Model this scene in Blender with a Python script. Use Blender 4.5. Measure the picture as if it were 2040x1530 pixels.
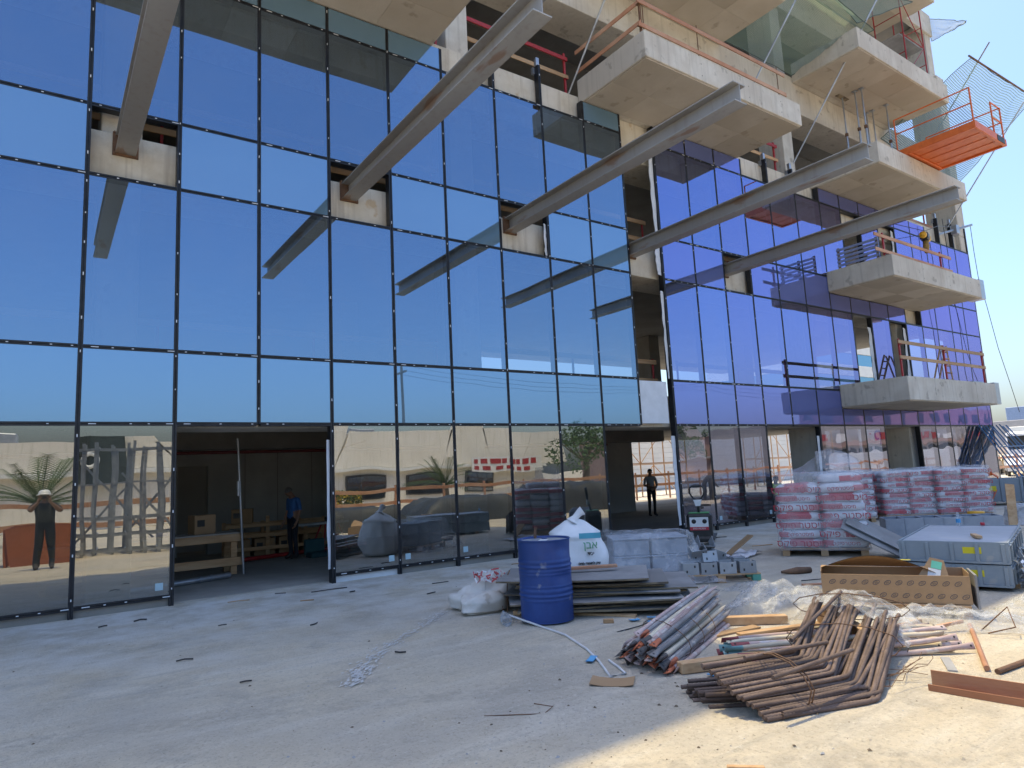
import bpy, bmesh, math, random
from mathutils import Vector, Matrix, noise as mnoise

# ------------------------------------------------------------------ camera, sky, sun, exposure
scene = bpy.context.scene
for o in list(bpy.data.objects):
    bpy.data.objects.remove(o, do_unlink=True)
COL = scene.collection
cam_data = bpy.data.cameras.new('camera')
cam = bpy.data.objects.new('camera', cam_data)
COL.objects.link(cam)
cam_data.sensor_fit = 'HORIZONTAL'
cam_data.sensor_width = 36.0
cam_data.lens = 36.0 * 1329.74 / 2040.0
cam_data.clip_start = 0.05
cam_data.clip_end = 2000
RIGHT = Vector((0.81898, -0.57171, -0.04908))
DOWN = Vector((0.03672, 0.13750, -0.98982))
FWD = Vector((0.57265, 0.80884, 0.13360))
CAM = Vector((0.0, -11.899, 1.767))
m = Matrix.Identity(4)
for i in range(3):
    m[i][0] = RIGHT[i]; m[i][1] = -DOWN[i]; m[i][2] = -FWD[i]; m[i][3] = CAM[i]
cam.matrix_world = m
scene.camera = cam

SUN_EL, SUN_AZ = math.radians(72.4), math.radians(6.5)
world = bpy.data.worlds.new('World')
scene.world = world
world.use_nodes = True
wn = world.node_tree.nodes; wl = world.node_tree.links
wn.clear()
w_out = wn.new('ShaderNodeOutputWorld'); w_bg = wn.new('ShaderNodeBackground'); w_sky = wn.new('ShaderNodeTexSky')
w_sky.sky_type = 'NISHITA'; w_sky.sun_disc = False
w_sky.sun_elevation = SUN_EL; w_sky.sun_rotation = SUN_AZ
w_sky.air_density = 1.2; w_sky.dust_density = 3.1; w_sky.ozone_density = 7.5
w_bg.inputs['Strength'].default_value = 0.15
wl.new(w_sky.outputs[0], w_bg.inputs[0]); wl.new(w_bg.outputs[0], w_out.inputs[0])

sun_d = bpy.data.lights.new('sun', 'SUN')
sun_d.energy = 2.2; sun_d.angle = math.radians(0.53); sun_d.color = (1.0, 0.83, 0.46)
sun = bpy.data.objects.new('sun', sun_d); COL.objects.link(sun)
to_sun = Vector((math.sin(SUN_AZ) * math.cos(SUN_EL), math.cos(SUN_AZ) * math.cos(SUN_EL), math.sin(SUN_EL)))
sun.rotation_euler = to_sun.to_track_quat('Z', 'Y').to_euler()
sun.location = to_sun * 60

scene.render.engine = 'CYCLES'
scene.cycles.max_bounces = 9
scene.cycles.transparent_max_bounces = 24
scene.cycles.glossy_bounces = 4
scene.cycles.diffuse_bounces = 4
scene.cycles.caustics_reflective = False
scene.cycles.caustics_refractive = False
scene.view_settings.view_transform = 'Standard'
scene.view_settings.look = 'None'
scene.view_settings.gamma = 1.0
scene.view_settings.use_curve_mapping = False
scene.view_settings.exposure = 1.05

RND = random.Random(7)
R = RND.uniform

# ------------------------------------------------------------------ helpers: meshes
class MB:
    """collects geometry; build() links it as one mesh object"""
    def __init__(s):
        s.v = []; s.f = []; s.mi = []; s.sm = []
    def add(s, vs, fs, mi=0, sm=False):
        b = len(s.v)
        s.v += [tuple(v) for v in vs]
        for f in fs:
            s.f.append(tuple(i + b for i in f)); s.mi.append(mi); s.sm.append(sm)
        return s
    def box(s, x0, x1, y0, y1, z0, z1, mi=0, M=None, ch=0.0):
        if ch > 0:
            c = min(ch, (x1-x0)*.45, (y1-y0)*.45, (z1-z0)*.45)
            vs = []; X = (x0, x1); Y = (y0, y1); Z = (z0, z1)
            idx = {}
            for i in (0, 1):
                for j in (0, 1):
                    for k in (0, 1):
                        sx, sy, sz = (1, -1)[i]*c, (1, -1)[j]*c, (1, -1)[k]*c
                        idx[i, j, k, 'x'] = len(vs); vs.append((X[i], Y[j]+sy, Z[k]+sz))
                        idx[i, j, k, 'y'] = len(vs); vs.append((X[i]+sx, Y[j], Z[k]+sz))
                        idx[i, j, k, 'z'] = len(vs); vs.append((X[i]+sx, Y[j]+sy, Z[k]))
            fs = []
            q = idx
            fs.append((q[0,0,0,'x'], q[0,0,1,'x'], q[0,1,1,'x'], q[0,1,0,'x']))
            fs.append((q[1,0,0,'x'], q[1,1,0,'x'], q[1,1,1,'x'], q[1,0,1,'x']))
            fs.append((q[0,0,0,'y'], q[1,0,0,'y'], q[1,0,1,'y'], q[0,0,1,'y']))
            fs.append((q[0,1,0,'y'], q[0,1,1,'y'], q[1,1,1,'y'], q[1,1,0,'y']))
            fs.append((q[0,0,0,'z'], q[0,1,0,'z'], q[1,1,0,'z'], q[1,0,0,'z']))
            fs.append((q[0,0,1,'z'], q[1,0,1,'z'], q[1,1,1,'z'], q[0,1,1,'z']))
            for j in (0, 1):
                for k in (0, 1):
                    fs.append((q[0,j,k,'y'], q[1,j,k,'y'], q[1,j,k,'z'], q[0,j,k,'z']))
            for i in (0, 1):
                for k in (0, 1):
                    fs.append((q[i,0,k,'x'], q[i,1,k,'x'], q[i,1,k,'z'], q[i,0,k,'z']))
            for i in (0, 1):
                for j in (0, 1):
                    fs.append((q[i,j,0,'x'], q[i,j,1,'x'], q[i,j,1,'y'], q[i,j,0,'y']))
            for i in (0, 1):
                for j in (0, 1):
                    for k in (0, 1):
                        fs.append((q[i,j,k,'x'], q[i,j,k,'y'], q[i,j,k,'z']))
        else:
            vs = [(x, y, z) for x in (x0, x1) for y in (y0, y1) for z in (z0, z1)]
            fs = [(0,1,3,2), (4,6,7,5), (0,4,5,1), (2,3,7,6), (0,2,6,4), (1,5,7,3)]
        if M is not None:
            vs = [M @ Vector(v) for v in vs]
        return s.add(vs, fs, mi)
    def bar(s, p, q, w, h, mi=0, up=(0, 0, 1), ch=0.0):
        """rectangular bar from p to q, w across, h along up"""
        p = Vector(p); q = Vector(q); d = q - p; L = d.length
        d.normalize(); u = Vector(up)
        if abs(d.dot(u)) > .98: u = Vector((1, 0, 0))
        sx = d.cross(u).normalized(); u = sx.cross(d).normalized()
        M = Matrix(((sx[0], d[0], u[0], p[0]), (sx[1], d[1], u[1], p[1]), (sx[2], d[2], u[2], p[2]), (0, 0, 0, 1)))
        return s.box(-w/2, w/2, 0, L, -h/2, h/2, mi, M, ch)
    def tube(s, pts, r, n=8, mi=0, cap=True, closed=False):
        pts = [Vector(p) for p in pts]
        rr = r if isinstance(r, (list, tuple)) else [r]*len(pts)
        rings = []; prev = None
        N = len(pts)
        for i, p in enumerate(pts):
            if closed: d = pts[(i+1) % N] - pts[i-1]
            elif i == 0: d = pts[1] - p
            elif i == N-1: d = p - pts[i-1]
            else: d = (pts[i+1]-p).normalized() + (p-pts[i-1]).normalized()
            if d.length < 1e-9: d = Vector((0, 0, 1))
            d.normalize()
            if prev is None:
                a = Vector((0, 0, 1)) if abs(d.z) < .9 else Vector((1, 0, 0))
                u = d.cross(a).normalized()
            else:
                u = (prev - d*prev.dot(d))
                if u.length < 1e-6: u = d.orthogonal()
                u.normalize()
            prev = u; w = d.cross(u)
            rings.append([p + (u*math.cos(2*math.pi*k/n) + w*math.sin(2*math.pi*k/n))*rr[i] for k in range(n)])
        vs = [v for rg in rings for v in rg]; fs = []
        for i in range(N-1 + (1 if closed else 0)):
            a = i*n; b = ((i+1) % N)*n
            for k in range(n):
                k2 = (k+1) % n
                fs.append((a+k, a+k2, b+k2, b+k))
        s.add(vs, fs, mi, True)
        if cap and not closed:
            s.add(rings[0], [tuple(reversed(range(n)))], mi); s.add(rings[-1], [tuple(range(n))], mi)
        return s
    def lathe(s, prof, n=24, mi=0, M=None, sm=True, mis=None):
        vs = []; fs = []
        for r, z in prof:
            for k in range(n):
                v = Vector((r*math.cos(2*math.pi*k/n), r*math.sin(2*math.pi*k/n), z))
                vs.append(M @ v if M is not None else v)
        for i in range(len(prof)-1):
            for k in range(n):
                k2 = (k+1) % n
                s.add([], [], 0)
                fs.append((i*n+k, i*n+k2, (i+1)*n+k2, (i+1)*n+k))
        return s.add(vs, fs, mi, sm)
    def grid(s, fn, nu, nv, mi=0, sm=True, closeu=False):
        """fn(u,v)->point, u,v in 0..1"""
        vs = [fn(i/nu, j/nv) for j in range(nv+1) for i in range(nu+1)]
        W = nu+1; fs = [(j*W+i, j*W+i+1, (j+1)*W+i+1, (j+1)*W+i) for j in range(nv) for i in range(nu)]
        return s.add(vs, fs, mi, sm)
    def prism(s, poly, z0, z1, mi=0, M=None, axis='z'):
        n = len(poly)
        def pt(a, b, c):
            v = Vector((a, b, c)) if axis == 'z' else (Vector((a, c, b)) if axis == 'y' else Vector((c, a, b)))
            return M @ v if M is not None else v
        vs = [pt(a, b, z0) for a, b in poly] + [pt(a, b, z1) for a, b in poly]
        fs = [tuple(reversed(range(n))), tuple(range(n, 2*n))] + [(i, (i+1) % n, (i+1) % n + n, i+n) for i in range(n)]
        return s.add(vs, fs, mi)
    def xf(s, M):
        s.v = [tuple(M @ Vector(v)) for v in s.v]; return s
    def mesh(s, name, mats, fix=True):
        me = bpy.data.meshes.new(name)
        me.from_pydata(s.v, [], s.f)
        if not isinstance(mats, (list, tuple)): mats = [mats]
        for mt in mats: me.materials.append(mt)
        me.polygons.foreach_set('material_index', s.mi)
        me.polygons.foreach_set('use_smooth', s.sm)
        me.update()
        if fix:
            bm = bmesh.new(); bm.from_mesh(me)
            bmesh.ops.recalc_face_normals(bm, faces=bm.faces)
            bm.to_mesh(me); bm.free()
        return me
    def build(s, name, mats, parent=None, loc=None, rz=0.0, label=None, cat=None, group=None, kind=None):
        return link(name, s.mesh(name, mats), parent, loc, rz, label, cat, group, kind)

def tag(o, label=None, cat=None, group=None, kind=None):
    if label: o['label'] = label
    if cat: o['category'] = cat
    if group: o['group'] = group
    if kind: o['kind'] = kind
    return o

def link(name, me, parent=None, loc=None, rz=0.0, label=None, cat=None, group=None, kind=None):
    o = bpy.data.objects.new(name, me); COL.objects.link(o)
    if parent is not None: o.parent = parent
    if loc is not None: o.location = loc
    if rz: o.rotation_euler = (0, 0, rz)
    return tag(o, label, cat, group, kind)

def empty(name, loc=(0, 0, 0), rz=0.0, label=None, cat=None, group=None):
    o = bpy.data.objects.new(name, None); COL.objects.link(o)
    o.empty_display_size = .2
    o.location = loc; o.rotation_euler = (0, 0, rz)
    return tag(o, label, cat, group)

def copy_tree(o, parent=None):
    c = o.copy(); COL.objects.link(c); c.parent = parent
    for ch in list(o.children): copy_tree(ch, c)
    return c

def nz(p, sc=1.0, seed=0):
    return mnoise.noise(Vector((p[0]*sc + seed*17.3, p[1]*sc - seed*9.1, p[2]*sc + seed*5.7)))

# ------------------------------------------------------------------ helpers: materials
def new_mat(name):
    mt = bpy.data.materials.new(name); mt.use_nodes = True
    nt = mt.node_tree; nt.nodes.clear()
    out = nt.nodes.new('ShaderNodeOutputMaterial')
    return mt, nt, out

def nd(nt, typ, **kw):
    n = nt.nodes.new(typ)
    for k, v in kw.items():
        if k in n.inputs: n.inputs[k].default_value = v
        else: setattr(n, k, v)
    return n

def c4(c): return (c[0], c[1], c[2], 1.0)

def surf(name, cols, rough=.7, metal=0.0, scale=3.0, detail=6.0, bump=.15, bscale=None, spots=None, streak=None,
         coat=0.0, spec=.5, stretch=(1, 1, 1), rvar=.1, mix=.5, vary=.0, coords='Object'):
    """procedural principled surface: cols = (a, b[, c]) blended by two noises; spots=(colour, scale, threshold, amount);
    streak=(colour, amount): vertical run-off stains; vary: random value shift per object"""
    mt, nt, out = new_mat(name)
    L = nt.links
    tc = nd(nt, 'ShaderNodeTexCoord'); mp = nd(nt, 'ShaderNodeMapping')
    mp.inputs['Scale'].default_value = stretch
    if vary:
        oi = nd(nt, 'ShaderNodeObjectInfo'); vm = nd(nt, 'ShaderNodeVectorMath', operation='SCALE'); 
        cmb = nd(nt, 'ShaderNodeCombineXYZ'); 
        for k in range(3): L.new(oi.outputs['Random'], cmb.inputs[k])
        L.new(cmb.outputs[0], vm.inputs[0]); vm.inputs['Scale'].default_value = 37.0
        L.new(vm.outputs[0], mp.inputs['Location'])
    L.new(tc.outputs[coords], mp.inputs[0])
    n1 = nd(nt, 'ShaderNodeTexNoise', Scale=scale, Detail=detail, Roughness=.62)
    n2 = nd(nt, 'ShaderNodeTexNoise', Scale=scale*.23, Detail=3.0)
    for n in (n1, n2): L.new(mp.outputs[0], n.inputs['Vector'])
    r1 = nd(nt, 'ShaderNodeMapRange'); r1.inputs[1].default_value = .36; r1.inputs[2].default_value = .66
    L.new(n1.outputs[0], r1.inputs[0])
    mx = nd(nt, 'ShaderNodeMixRGB'); mx.inputs[1].default_value = c4(cols[0]); mx.inputs[2].default_value = c4(cols[1])
    L.new(r1.outputs[0], mx.inputs[0]); cur = mx.outputs[0]
    if len(cols) > 2:
        r2 = nd(nt, 'ShaderNodeMapRange'); r2.inputs[1].default_value = .42; r2.inputs[2].default_value = .64; r2.inputs[4].default_value = mix*1.6
        L.new(n2.outputs[0], r2.inputs[0])
        m2 = nd(nt, 'ShaderNodeMixRGB'); m2.inputs[2].default_value = c4(cols[2])
        L.new(cur, m2.inputs[1]); L.new(r2.outputs[0], m2.inputs[0]); cur = m2.outputs[0]
    if spots:
        ns = nd(nt, 'ShaderNodeTexNoise', Scale=spots[1], Detail=4.0)
        L.new(mp.outputs[0], ns.inputs['Vector'])
        rs = nd(nt, 'ShaderNodeMapRange'); rs.inputs[1].default_value = spots[2]; rs.inputs[2].default_value = spots[2]+.06; rs.inputs[4].default_value = spots[3]
        L.new(ns.outputs[0], rs.inputs[0])
        m3 = nd(nt, 'ShaderNodeMixRGB'); m3.inputs[2].default_value = c4(spots[0])
        L.new(cur, m3.inputs[1]); L.new(rs.outputs[0], m3.inputs[0]); cur = m3.outputs[0]
    if streak:
        mp2 = nd(nt, 'ShaderNodeMapping'); mp2.inputs['Scale'].default_value = (9, 9, .5)
        L.new(tc.outputs[coords], mp2.inputs[0])
        n4 = nd(nt, 'ShaderNodeTexNoise', Scale=1.0, Detail=5.0); L.new(mp2.outputs[0], n4.inputs['Vector'])
        r4 = nd(nt, 'ShaderNodeMapRange'); r4.inputs[1].default_value = .52; r4.inputs[2].default_value = .72; r4.inputs[4].default_value = streak[1]
        L.new(n4.outputs[0], r4.inputs[0])
        m4 = nd(nt, 'ShaderNodeMixRGB'); m4.inputs[2].default_value = c4(streak[0])
        L.new(cur, m4.inputs[1]); L.new(r4.outputs[0], m4.inputs[0]); cur = m4.outputs[0]
    if vary:
        hs = nd(nt, 'ShaderNodeHueSaturation'); mr = nd(nt, 'ShaderNodeMapRange')
        mr.inputs[3].default_value = 1-vary; mr.inputs[4].default_value = 1+vary
        L.new(oi.outputs['Random'], mr.inputs[0]); L.new(mr.outputs[0], hs.inputs['Value']); L.new(cur, hs.inputs['Color']); cur = hs.outputs[0]
    bs = nd(nt, 'ShaderNodeBsdfPrincipled')
    bs.inputs['Metallic'].default_value = metal
    bs.inputs['Specular IOR Level'].default_value = spec
    bs.inputs['Coat Weight'].default_value = coat
    L.new(cur, bs.inputs['Base Color'])
    rr = nd(nt, 'ShaderNodeMapRange'); rr.inputs[3].default_value = max(0.02, rough-rvar); rr.inputs[4].default_value = min(1, rough+rvar)
    L.new(n1.outputs[0], rr.inputs[0]); L.new(rr.outputs[0], bs.inputs['Roughness'])
    if bump:
        nb = nd(nt, 'ShaderNodeTexNoise', Scale=bscale or scale*4, Detail=5.0); L.new(mp.outputs[0], nb.inputs['Vector'])
        bp = nd(nt, 'ShaderNodeBump', Strength=bump, Distance=.02); L.new(nb.outputs[0], bp.inputs['Height']); L.new(bp.outputs[0], bs.inputs['Normal'])
    L.new(bs.outputs[0], out.inputs[0])
    return mt

def glass_mat(name, tint, refl_col, refl, rough=0.0):
    """coated facade glass: mirror coat over tinted see-through sheet"""
    mt, nt, out = new_mat(name); L = nt.links
    tr = nd(nt, 'ShaderNodeBsdfTransparent', Color=c4(tint))
    gl = nd(nt, 'ShaderNodeBsdfGlossy', Color=c4(refl_col), Roughness=rough)
    oi = nd(nt, 'ShaderNodeObjectInfo'); vr = nd(nt, 'ShaderNodeMapRange'); vr.inputs[3].default_value = .93; vr.inputs[4].default_value = 1.06
    hv = nd(nt, 'ShaderNodeHueSaturation', Color=c4(refl_col)); L.new(oi.outputs['Random'], vr.inputs[0]); L.new(vr.outputs[0], hv.inputs['Value']); L.new(hv.outputs[0], gl.inputs['Color'])
    fr = nd(nt, 'ShaderNodeFresnel', IOR=1.5)
    mr = nd(nt, 'ShaderNodeMapRange'); mr.inputs[1].default_value = .04; mr.inputs[3].default_value = refl; mr.inputs[4].default_value = 1.0
    L.new(fr.outputs[0], mr.inputs[0])
    # dust film on the outer face
    tc = nd(nt, 'ShaderNodeTexCoord'); n1 = nd(nt, 'ShaderNodeTexNoise', Scale=1.3, Detail=5.0); L.new(tc.outputs['Object'], n1.inputs['Vector'])
    du = nd(nt, 'ShaderNodeMapRange'); du.inputs[1].default_value = .4; du.inputs[2].default_value = .8; du.inputs[3].default_value = .012; du.inputs[4].default_value = .05
    L.new(n1.outputs[0], du.inputs[0])
    df = nd(nt, 'ShaderNodeBsdfDiffuse', Color=(.55, .55, .52, 1))
    m1 = nd(nt, 'ShaderNodeMixShader'); L.new(mr.outputs[0], m1.inputs[0]); L.new(tr.outputs[0], m1.inputs[1]); L.new(gl.outputs[0], m1.inputs[2])
    m2 = nd(nt, 'ShaderNodeMixShader'); L.new(du.outputs[0], m2.inputs[0]); L.new(m1.outputs[0], m2.inputs[1]); L.new(df.outputs[0], m2.inputs[2])
    L.new(m2.outputs[0], out.inputs[0])
    return mt

def film_mat(name, col=(.85, .87, .9), amount=.35, rough=.25, scale=14.0):
    """clear plastic film: see-through with milky creases and a sheen"""
    mt, nt, out = new_mat(name); L = nt.links
    tc = nd(nt, 'ShaderNodeTexCoord'); n1 = nd(nt, 'ShaderNodeTexNoise', Scale=scale, Detail=6.0, Roughness=.7); L.new(tc.outputs['Object'], n1.inputs['Vector'])
    n2 = nd(nt, 'ShaderNodeTexNoise', Scale=scale*.3, Detail=3.0); L.new(tc.outputs['Object'], n2.inputs['Vector'])
    ad = nd(nt, 'ShaderNodeMath', operation='MULTIPLY'); L.new(n1.outputs[0], ad.inputs[0]); L.new(n2.outputs[0], ad.inputs[1])
    mr = nd(nt, 'ShaderNodeMapRange'); mr.inputs[1].default_value = .16; mr.inputs[2].default_value = .36; mr.inputs[3].default_value = amount*.45; mr.inputs[4].default_value = min(1, amount*1.7)
    L.new(ad.outputs[0], mr.inputs[0])
    tr = nd(nt, 'ShaderNodeBsdfTransparent', Color=(.96, .97, .98, 1))
    bs = nd(nt, 'ShaderNodeBsdfPrincipled'); bs.inputs['Base Color'].default_value = c4(col); bs.inputs['Roughness'].default_value = rough
    bp = nd(nt, 'ShaderNodeBump', Strength=.6, Distance=.02); L.new(n1.outputs[0], bp.inputs['Height']); L.new(bp.outputs[0], bs.inputs['Normal'])
    mx = nd(nt, 'ShaderNodeMixShader'); L.new(mr.outputs[0], mx.inputs[0]); L.new(tr.outputs[0], mx.inputs[1]); L.new(bs.outputs[0], mx.inputs[2])
    L.new(mx.outputs[0], out.inputs[0])
    return mt

def plain(name, col, rough=.6, metal=0.0, coat=0.0):
    return surf(name, (col, tuple(c*.86 for c in col)), rough, metal, scale=6, bump=.05, coat=coat)

M = {}
M['concrete'] = surf('concrete', ((.56, .51, .43), (.66, .62, .54), (.48, .43, .36)), .88, scale=2.2, bump=.25, bscale=26, spots=((.26, .23, .19), 3.1, .63, .55), streak=((.3, .27, .22), .35))
M['soffit'] = surf('soffit_concrete', ((.56, .50, .42), (.50, .44, .36), (.43, .37, .29)), .9, scale=1.3, bump=.25, bscale=20, spots=((.28, .22, .16), 2.0, .64, .5), vary=.10, mix=.55)
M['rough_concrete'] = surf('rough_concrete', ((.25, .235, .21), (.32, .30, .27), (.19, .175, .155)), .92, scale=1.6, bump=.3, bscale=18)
M['upstand'] = surf('upstand_concrete', ((.62, .57, .47), (.52, .46, .36), (.70, .66, .58)), .9, scale=3, bump=.3, bscale=22, spots=((.45, .30, .14), 2.2, .66, .6), streak=((.33, .28, .22), .55))
M['block'] = surf('grey_block', ((.42, .42, .42), (.34, .34, .34)), .95, scale=14, bump=.4)
M['frame'] = surf('frame_black', ((.012, .014, .018), (.03, .032, .038)), .45, metal=.3, scale=5, bump=.03)
M['alu'] = surf('aluminium', ((.40, .42, .45), (.50, .52, .55)), .38, metal=.8, scale=5, bump=.04)
M['white'] = surf('white_board', ((.75, .77, .8), (.66, .68, .7)), .55, scale=3, bump=.06)
M['galv'] = surf('galvanised_steel', ((.38, .41, .45), (.50, .53, .57), (.30, .32, .36)), .42, metal=.75, scale=6, bump=.08)
M['beamsteel'] = surf('mill_steel', ((.36, .37, .37), (.44, .44, .43), (.30, .27, .24)), .5, metal=.25, scale=2.5, bump=.1, spots=((.26, .15, .09), 3.4, .60, .7), stretch=(1, .3, 1), streak=((.24, .20, .17), .35))
M['rust'] = surf('rusty_steel', ((.16, .09, .055), (.25, .14, .08), (.10, .06, .04)), .8, metal=.25, scale=16, bump=.3)
M['wood'] = surf('pine', ((.50, .31, .16), (.40, .23, .11), (.56, .38, .22)), .75, scale=4, stretch=(1, 8, 8), bump=.15, vary=.18)
M['boardred'] = surf('weathered_board', ((.50, .25, .14), (.42, .19, .10), (.55, .34, .22)), .75, scale=4, bump=.15, vary=.15)
M['redpaint'] = surf('red_paint', ((.42, .03, .03), (.30, .025, .025)), .45, scale=8, bump=.08, spots=((.2, .1, .07), 9, .66, .7))
M['orange'] = surf('orange_paint', ((.72, .16, .03), (.62, .12, .02)), .42, scale=4, bump=.05, spots=((.4, .12, .05), 7, .68, .5))
M['black'] = surf('black_plastic', ((.015, .015, .016), (.03, .03, .03)), .4, scale=8, bump=.05)
M['yellow'] = surf('yellow_paint', ((.78, .42, .02), (.7, .36, .02)), .4, scale=6, bump=.04)
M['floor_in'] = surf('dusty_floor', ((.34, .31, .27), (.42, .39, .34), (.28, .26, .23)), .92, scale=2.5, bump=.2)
# ------------------------------------------------------------------ the ground
def ground_mat():
    mt, nt, out = new_mat('ground_dust'); L = nt.links
    tc = nd(nt, 'ShaderNodeTexCoord')
    def noise(sc, det=6.0, rough=.6, st=None):
        n = nd(nt, 'ShaderNodeTexNoise', Scale=sc, Detail=det, Roughness=rough)
        if st:
            mp = nd(nt, 'ShaderNodeMapping'); mp.inputs['Scale'].default_value = st[:3]; mp.inputs['Rotation'].default_value = (0, 0, st[3])
            L.new(tc.outputs['Object'], mp.inputs[0]); L.new(mp.outputs[0], n.inputs['Vector'])
        else: L.new(tc.outputs['Object'], n.inputs['Vector'])
        return n.outputs[0]
    def rng(x, a, b, lo=0., hi=1.):
        r = nd(nt, 'ShaderNodeMapRange'); r.inputs[1].default_value = a; r.inputs[2].default_value = b; r.inputs[3].default_value = lo; r.inputs[4].default_value = hi
        L.new(x, r.inputs[0]); return r.outputs[0]
    def mixc(f, a, b):
        mxx = nd(nt, 'ShaderNodeMixRGB')
        L.new(f, mxx.inputs[0])
        if isinstance(a, tuple): mxx.inputs[1].default_value = c4(a)
        else: L.new(a, mxx.inputs[1])
        mxx.inputs[2].default_value = c4(b)
        return mxx.outputs[0]
    big = noise(.35, 4); mid = noise(1.7, 8, .65); fine = noise(38, 8, .7); st = noise(1.0, 6, .6, (.5, 3.2, 1, .55))
    c = mixc(rng(mid, .35, .65), (.57, .485, .36), (.66, .575, .44))
    c = mixc(rng(big, .42, .66, 0, .75), c, (.46, .42, .36))
    c = mixc(rng(st, .50, .70, 0, .5), c, (.72, .67, .58))
    c = mixc(rng(noise(.9, 9, .72), .53, .62, 0, .55), c, (.40, .36, .30))
    c = mixc(rng(noise(1.0, 7, .65, (.35, 6.0, 1, .25)), .58, .70, 0, .55), c, (.36, .33, .28))
    c = mixc(rng(noise(2.3, 5), .58, .72, 0, .5), c, (.43, .38, .30))
    c = mixc(rng(noise(5.5, 8, .75), .58, .70, 0, .55), c, (.26, .235, .20))
    c = mixc(rng(noise(14, 9, .75), .52, .68, 0, .5), c, (.38, .335, .27))
    c = mixc(rng(noise(23, 9, .75), .56, .70, 0, .6), c, (.78, .74, .66))
    c = mixc(rng(fine, .53, .70, 0, .75), c, (.30, .26, .20))
    c = mixc(rng(noise(90, 3), .66, .72, 0, .7), c, (.16, .14, .12))
    c = mixc(rng(noise(60, 3), .68, .72, 0, .6), c, (.7, .67, .6))
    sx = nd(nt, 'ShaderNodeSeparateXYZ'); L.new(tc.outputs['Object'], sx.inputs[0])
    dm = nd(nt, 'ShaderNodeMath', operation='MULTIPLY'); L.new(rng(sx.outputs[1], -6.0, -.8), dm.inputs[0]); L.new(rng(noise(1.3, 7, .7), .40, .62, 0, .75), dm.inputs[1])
    c = mixc(dm.outputs[0], c, (.76, .74, .70))   # plaster dust by the wall, spread wider to lighten ground the building shades
    # two curved tyre tracks pressed into the dust
    vd = nd(nt, 'ShaderNodeVectorMath', operation='DISTANCE'); L.new(tc.outputs['Object'], vd.inputs[0]); vd.inputs[1].default_value = (-6.0, -22.0, 0.0)
    for rad_ in (15.9, 17.5):
        a_ = nd(nt, 'ShaderNodeMath', operation='SUBTRACT'); a_.inputs[1].default_value = rad_; L.new(vd.outputs['Value'], a_.inputs[0])
        b_ = nd(nt, 'ShaderNodeMath', operation='ABSOLUTE'); L.new(a_.outputs[0], b_.inputs[0])
        m_ = nd(nt, 'ShaderNodeMath', operation='MULTIPLY'); L.new(rng(b_.outputs[0], .08, .15, .6, 0), m_.inputs[0]); L.new(rng(noise(7, 5, .7), .42, .62, 0, 1), m_.inputs[1])
        c = mixc(m_.outputs[0], c, (.40, .355, .29))
    bs = nd(nt, 'ShaderNodeBsdfPrincipled'); bs.inputs['Roughness'].default_value = .93; bs.inputs['Specular IOR Level'].default_value = .25
    L.new(c, bs.inputs['Base Color'])
    ad = nd(nt, 'ShaderNodeMath', operation='ADD'); L.new(fine, ad.inputs[0]); L.new(mid, ad.inputs[1])
    bp = nd(nt, 'ShaderNodeBump', Strength=.8, Distance=.03); L.new(ad.outputs[0], bp.inputs['Height']); L.new(bp.outputs[0], bs.inputs['Normal'])
    L.new(bs.outputs[0], out.inputs[0]); return mt
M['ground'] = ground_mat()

def ground_z(x, y):
    """slight unevenness of the yard, flat by the wall"""
    d = max(0.0, min(1.0, (-y-1.0)/2.0))
    if y < -60 or abs(x) > 60: d = 0
    z = (.018*nz((x, y, 0), .5, 1) + .008*nz((x, y, 0), 1.9, 2)) * d
    # cleat marks left by a tracked machine, lower right of the drum
    u, v = x - 3.85, y + 9.62
    ca, sa = math.cos(.62), math.sin(.62); a, b = u*ca - v*sa, u*sa + v*ca
    if abs(a) < 1.0 and abs(b) < .40:
        z += -.013*max(0, math.cos(b*2*math.pi/.15))**2 * (1-(abs(a)/1.0)**4) * max(0, .65+1.2*nz((x, y, 0), 2.2, 5))
    return z
g = MB()
def gax(lo, hi, fine0, fine1, step, far):
    a = [lo] ; t = fine0
    while t < fine1: a.append(t); t += step
    return sorted(set([lo, -far*.5 if lo < -far*.5 else lo] + a + [fine1, hi]))
gxs = [-600, -200, -60, -20] + [-6+.5*i for i in range(0, 14)] + [1+.03*i for i in range(0, 250)] + [8.5+.5*i for i in range(0, 70)] + [45, 70, 140, 600]
gys = [-600, -200, -80, -40, -24, -18] + [-14+.5*i for i in range(0, 5)] + [-11.5+.03*i for i in range(0, 133)] + [-7.5+.25*i for i in range(0, 31)] + [.6, 14, 40, 80, 200, 600]
vs = [(x, y, ground_z(x, y)) for y in gys for x in gxs]; W = len(gxs)
g.add(vs, [(j*W+i, j*W+i+1, (j+1)*W+i+1, (j+1)*W+i) for j in range(len(gys)-1) for i in range(len(gxs)-1)], 0, True)
g.build('ground', M['ground'], kind='structure')

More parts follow.
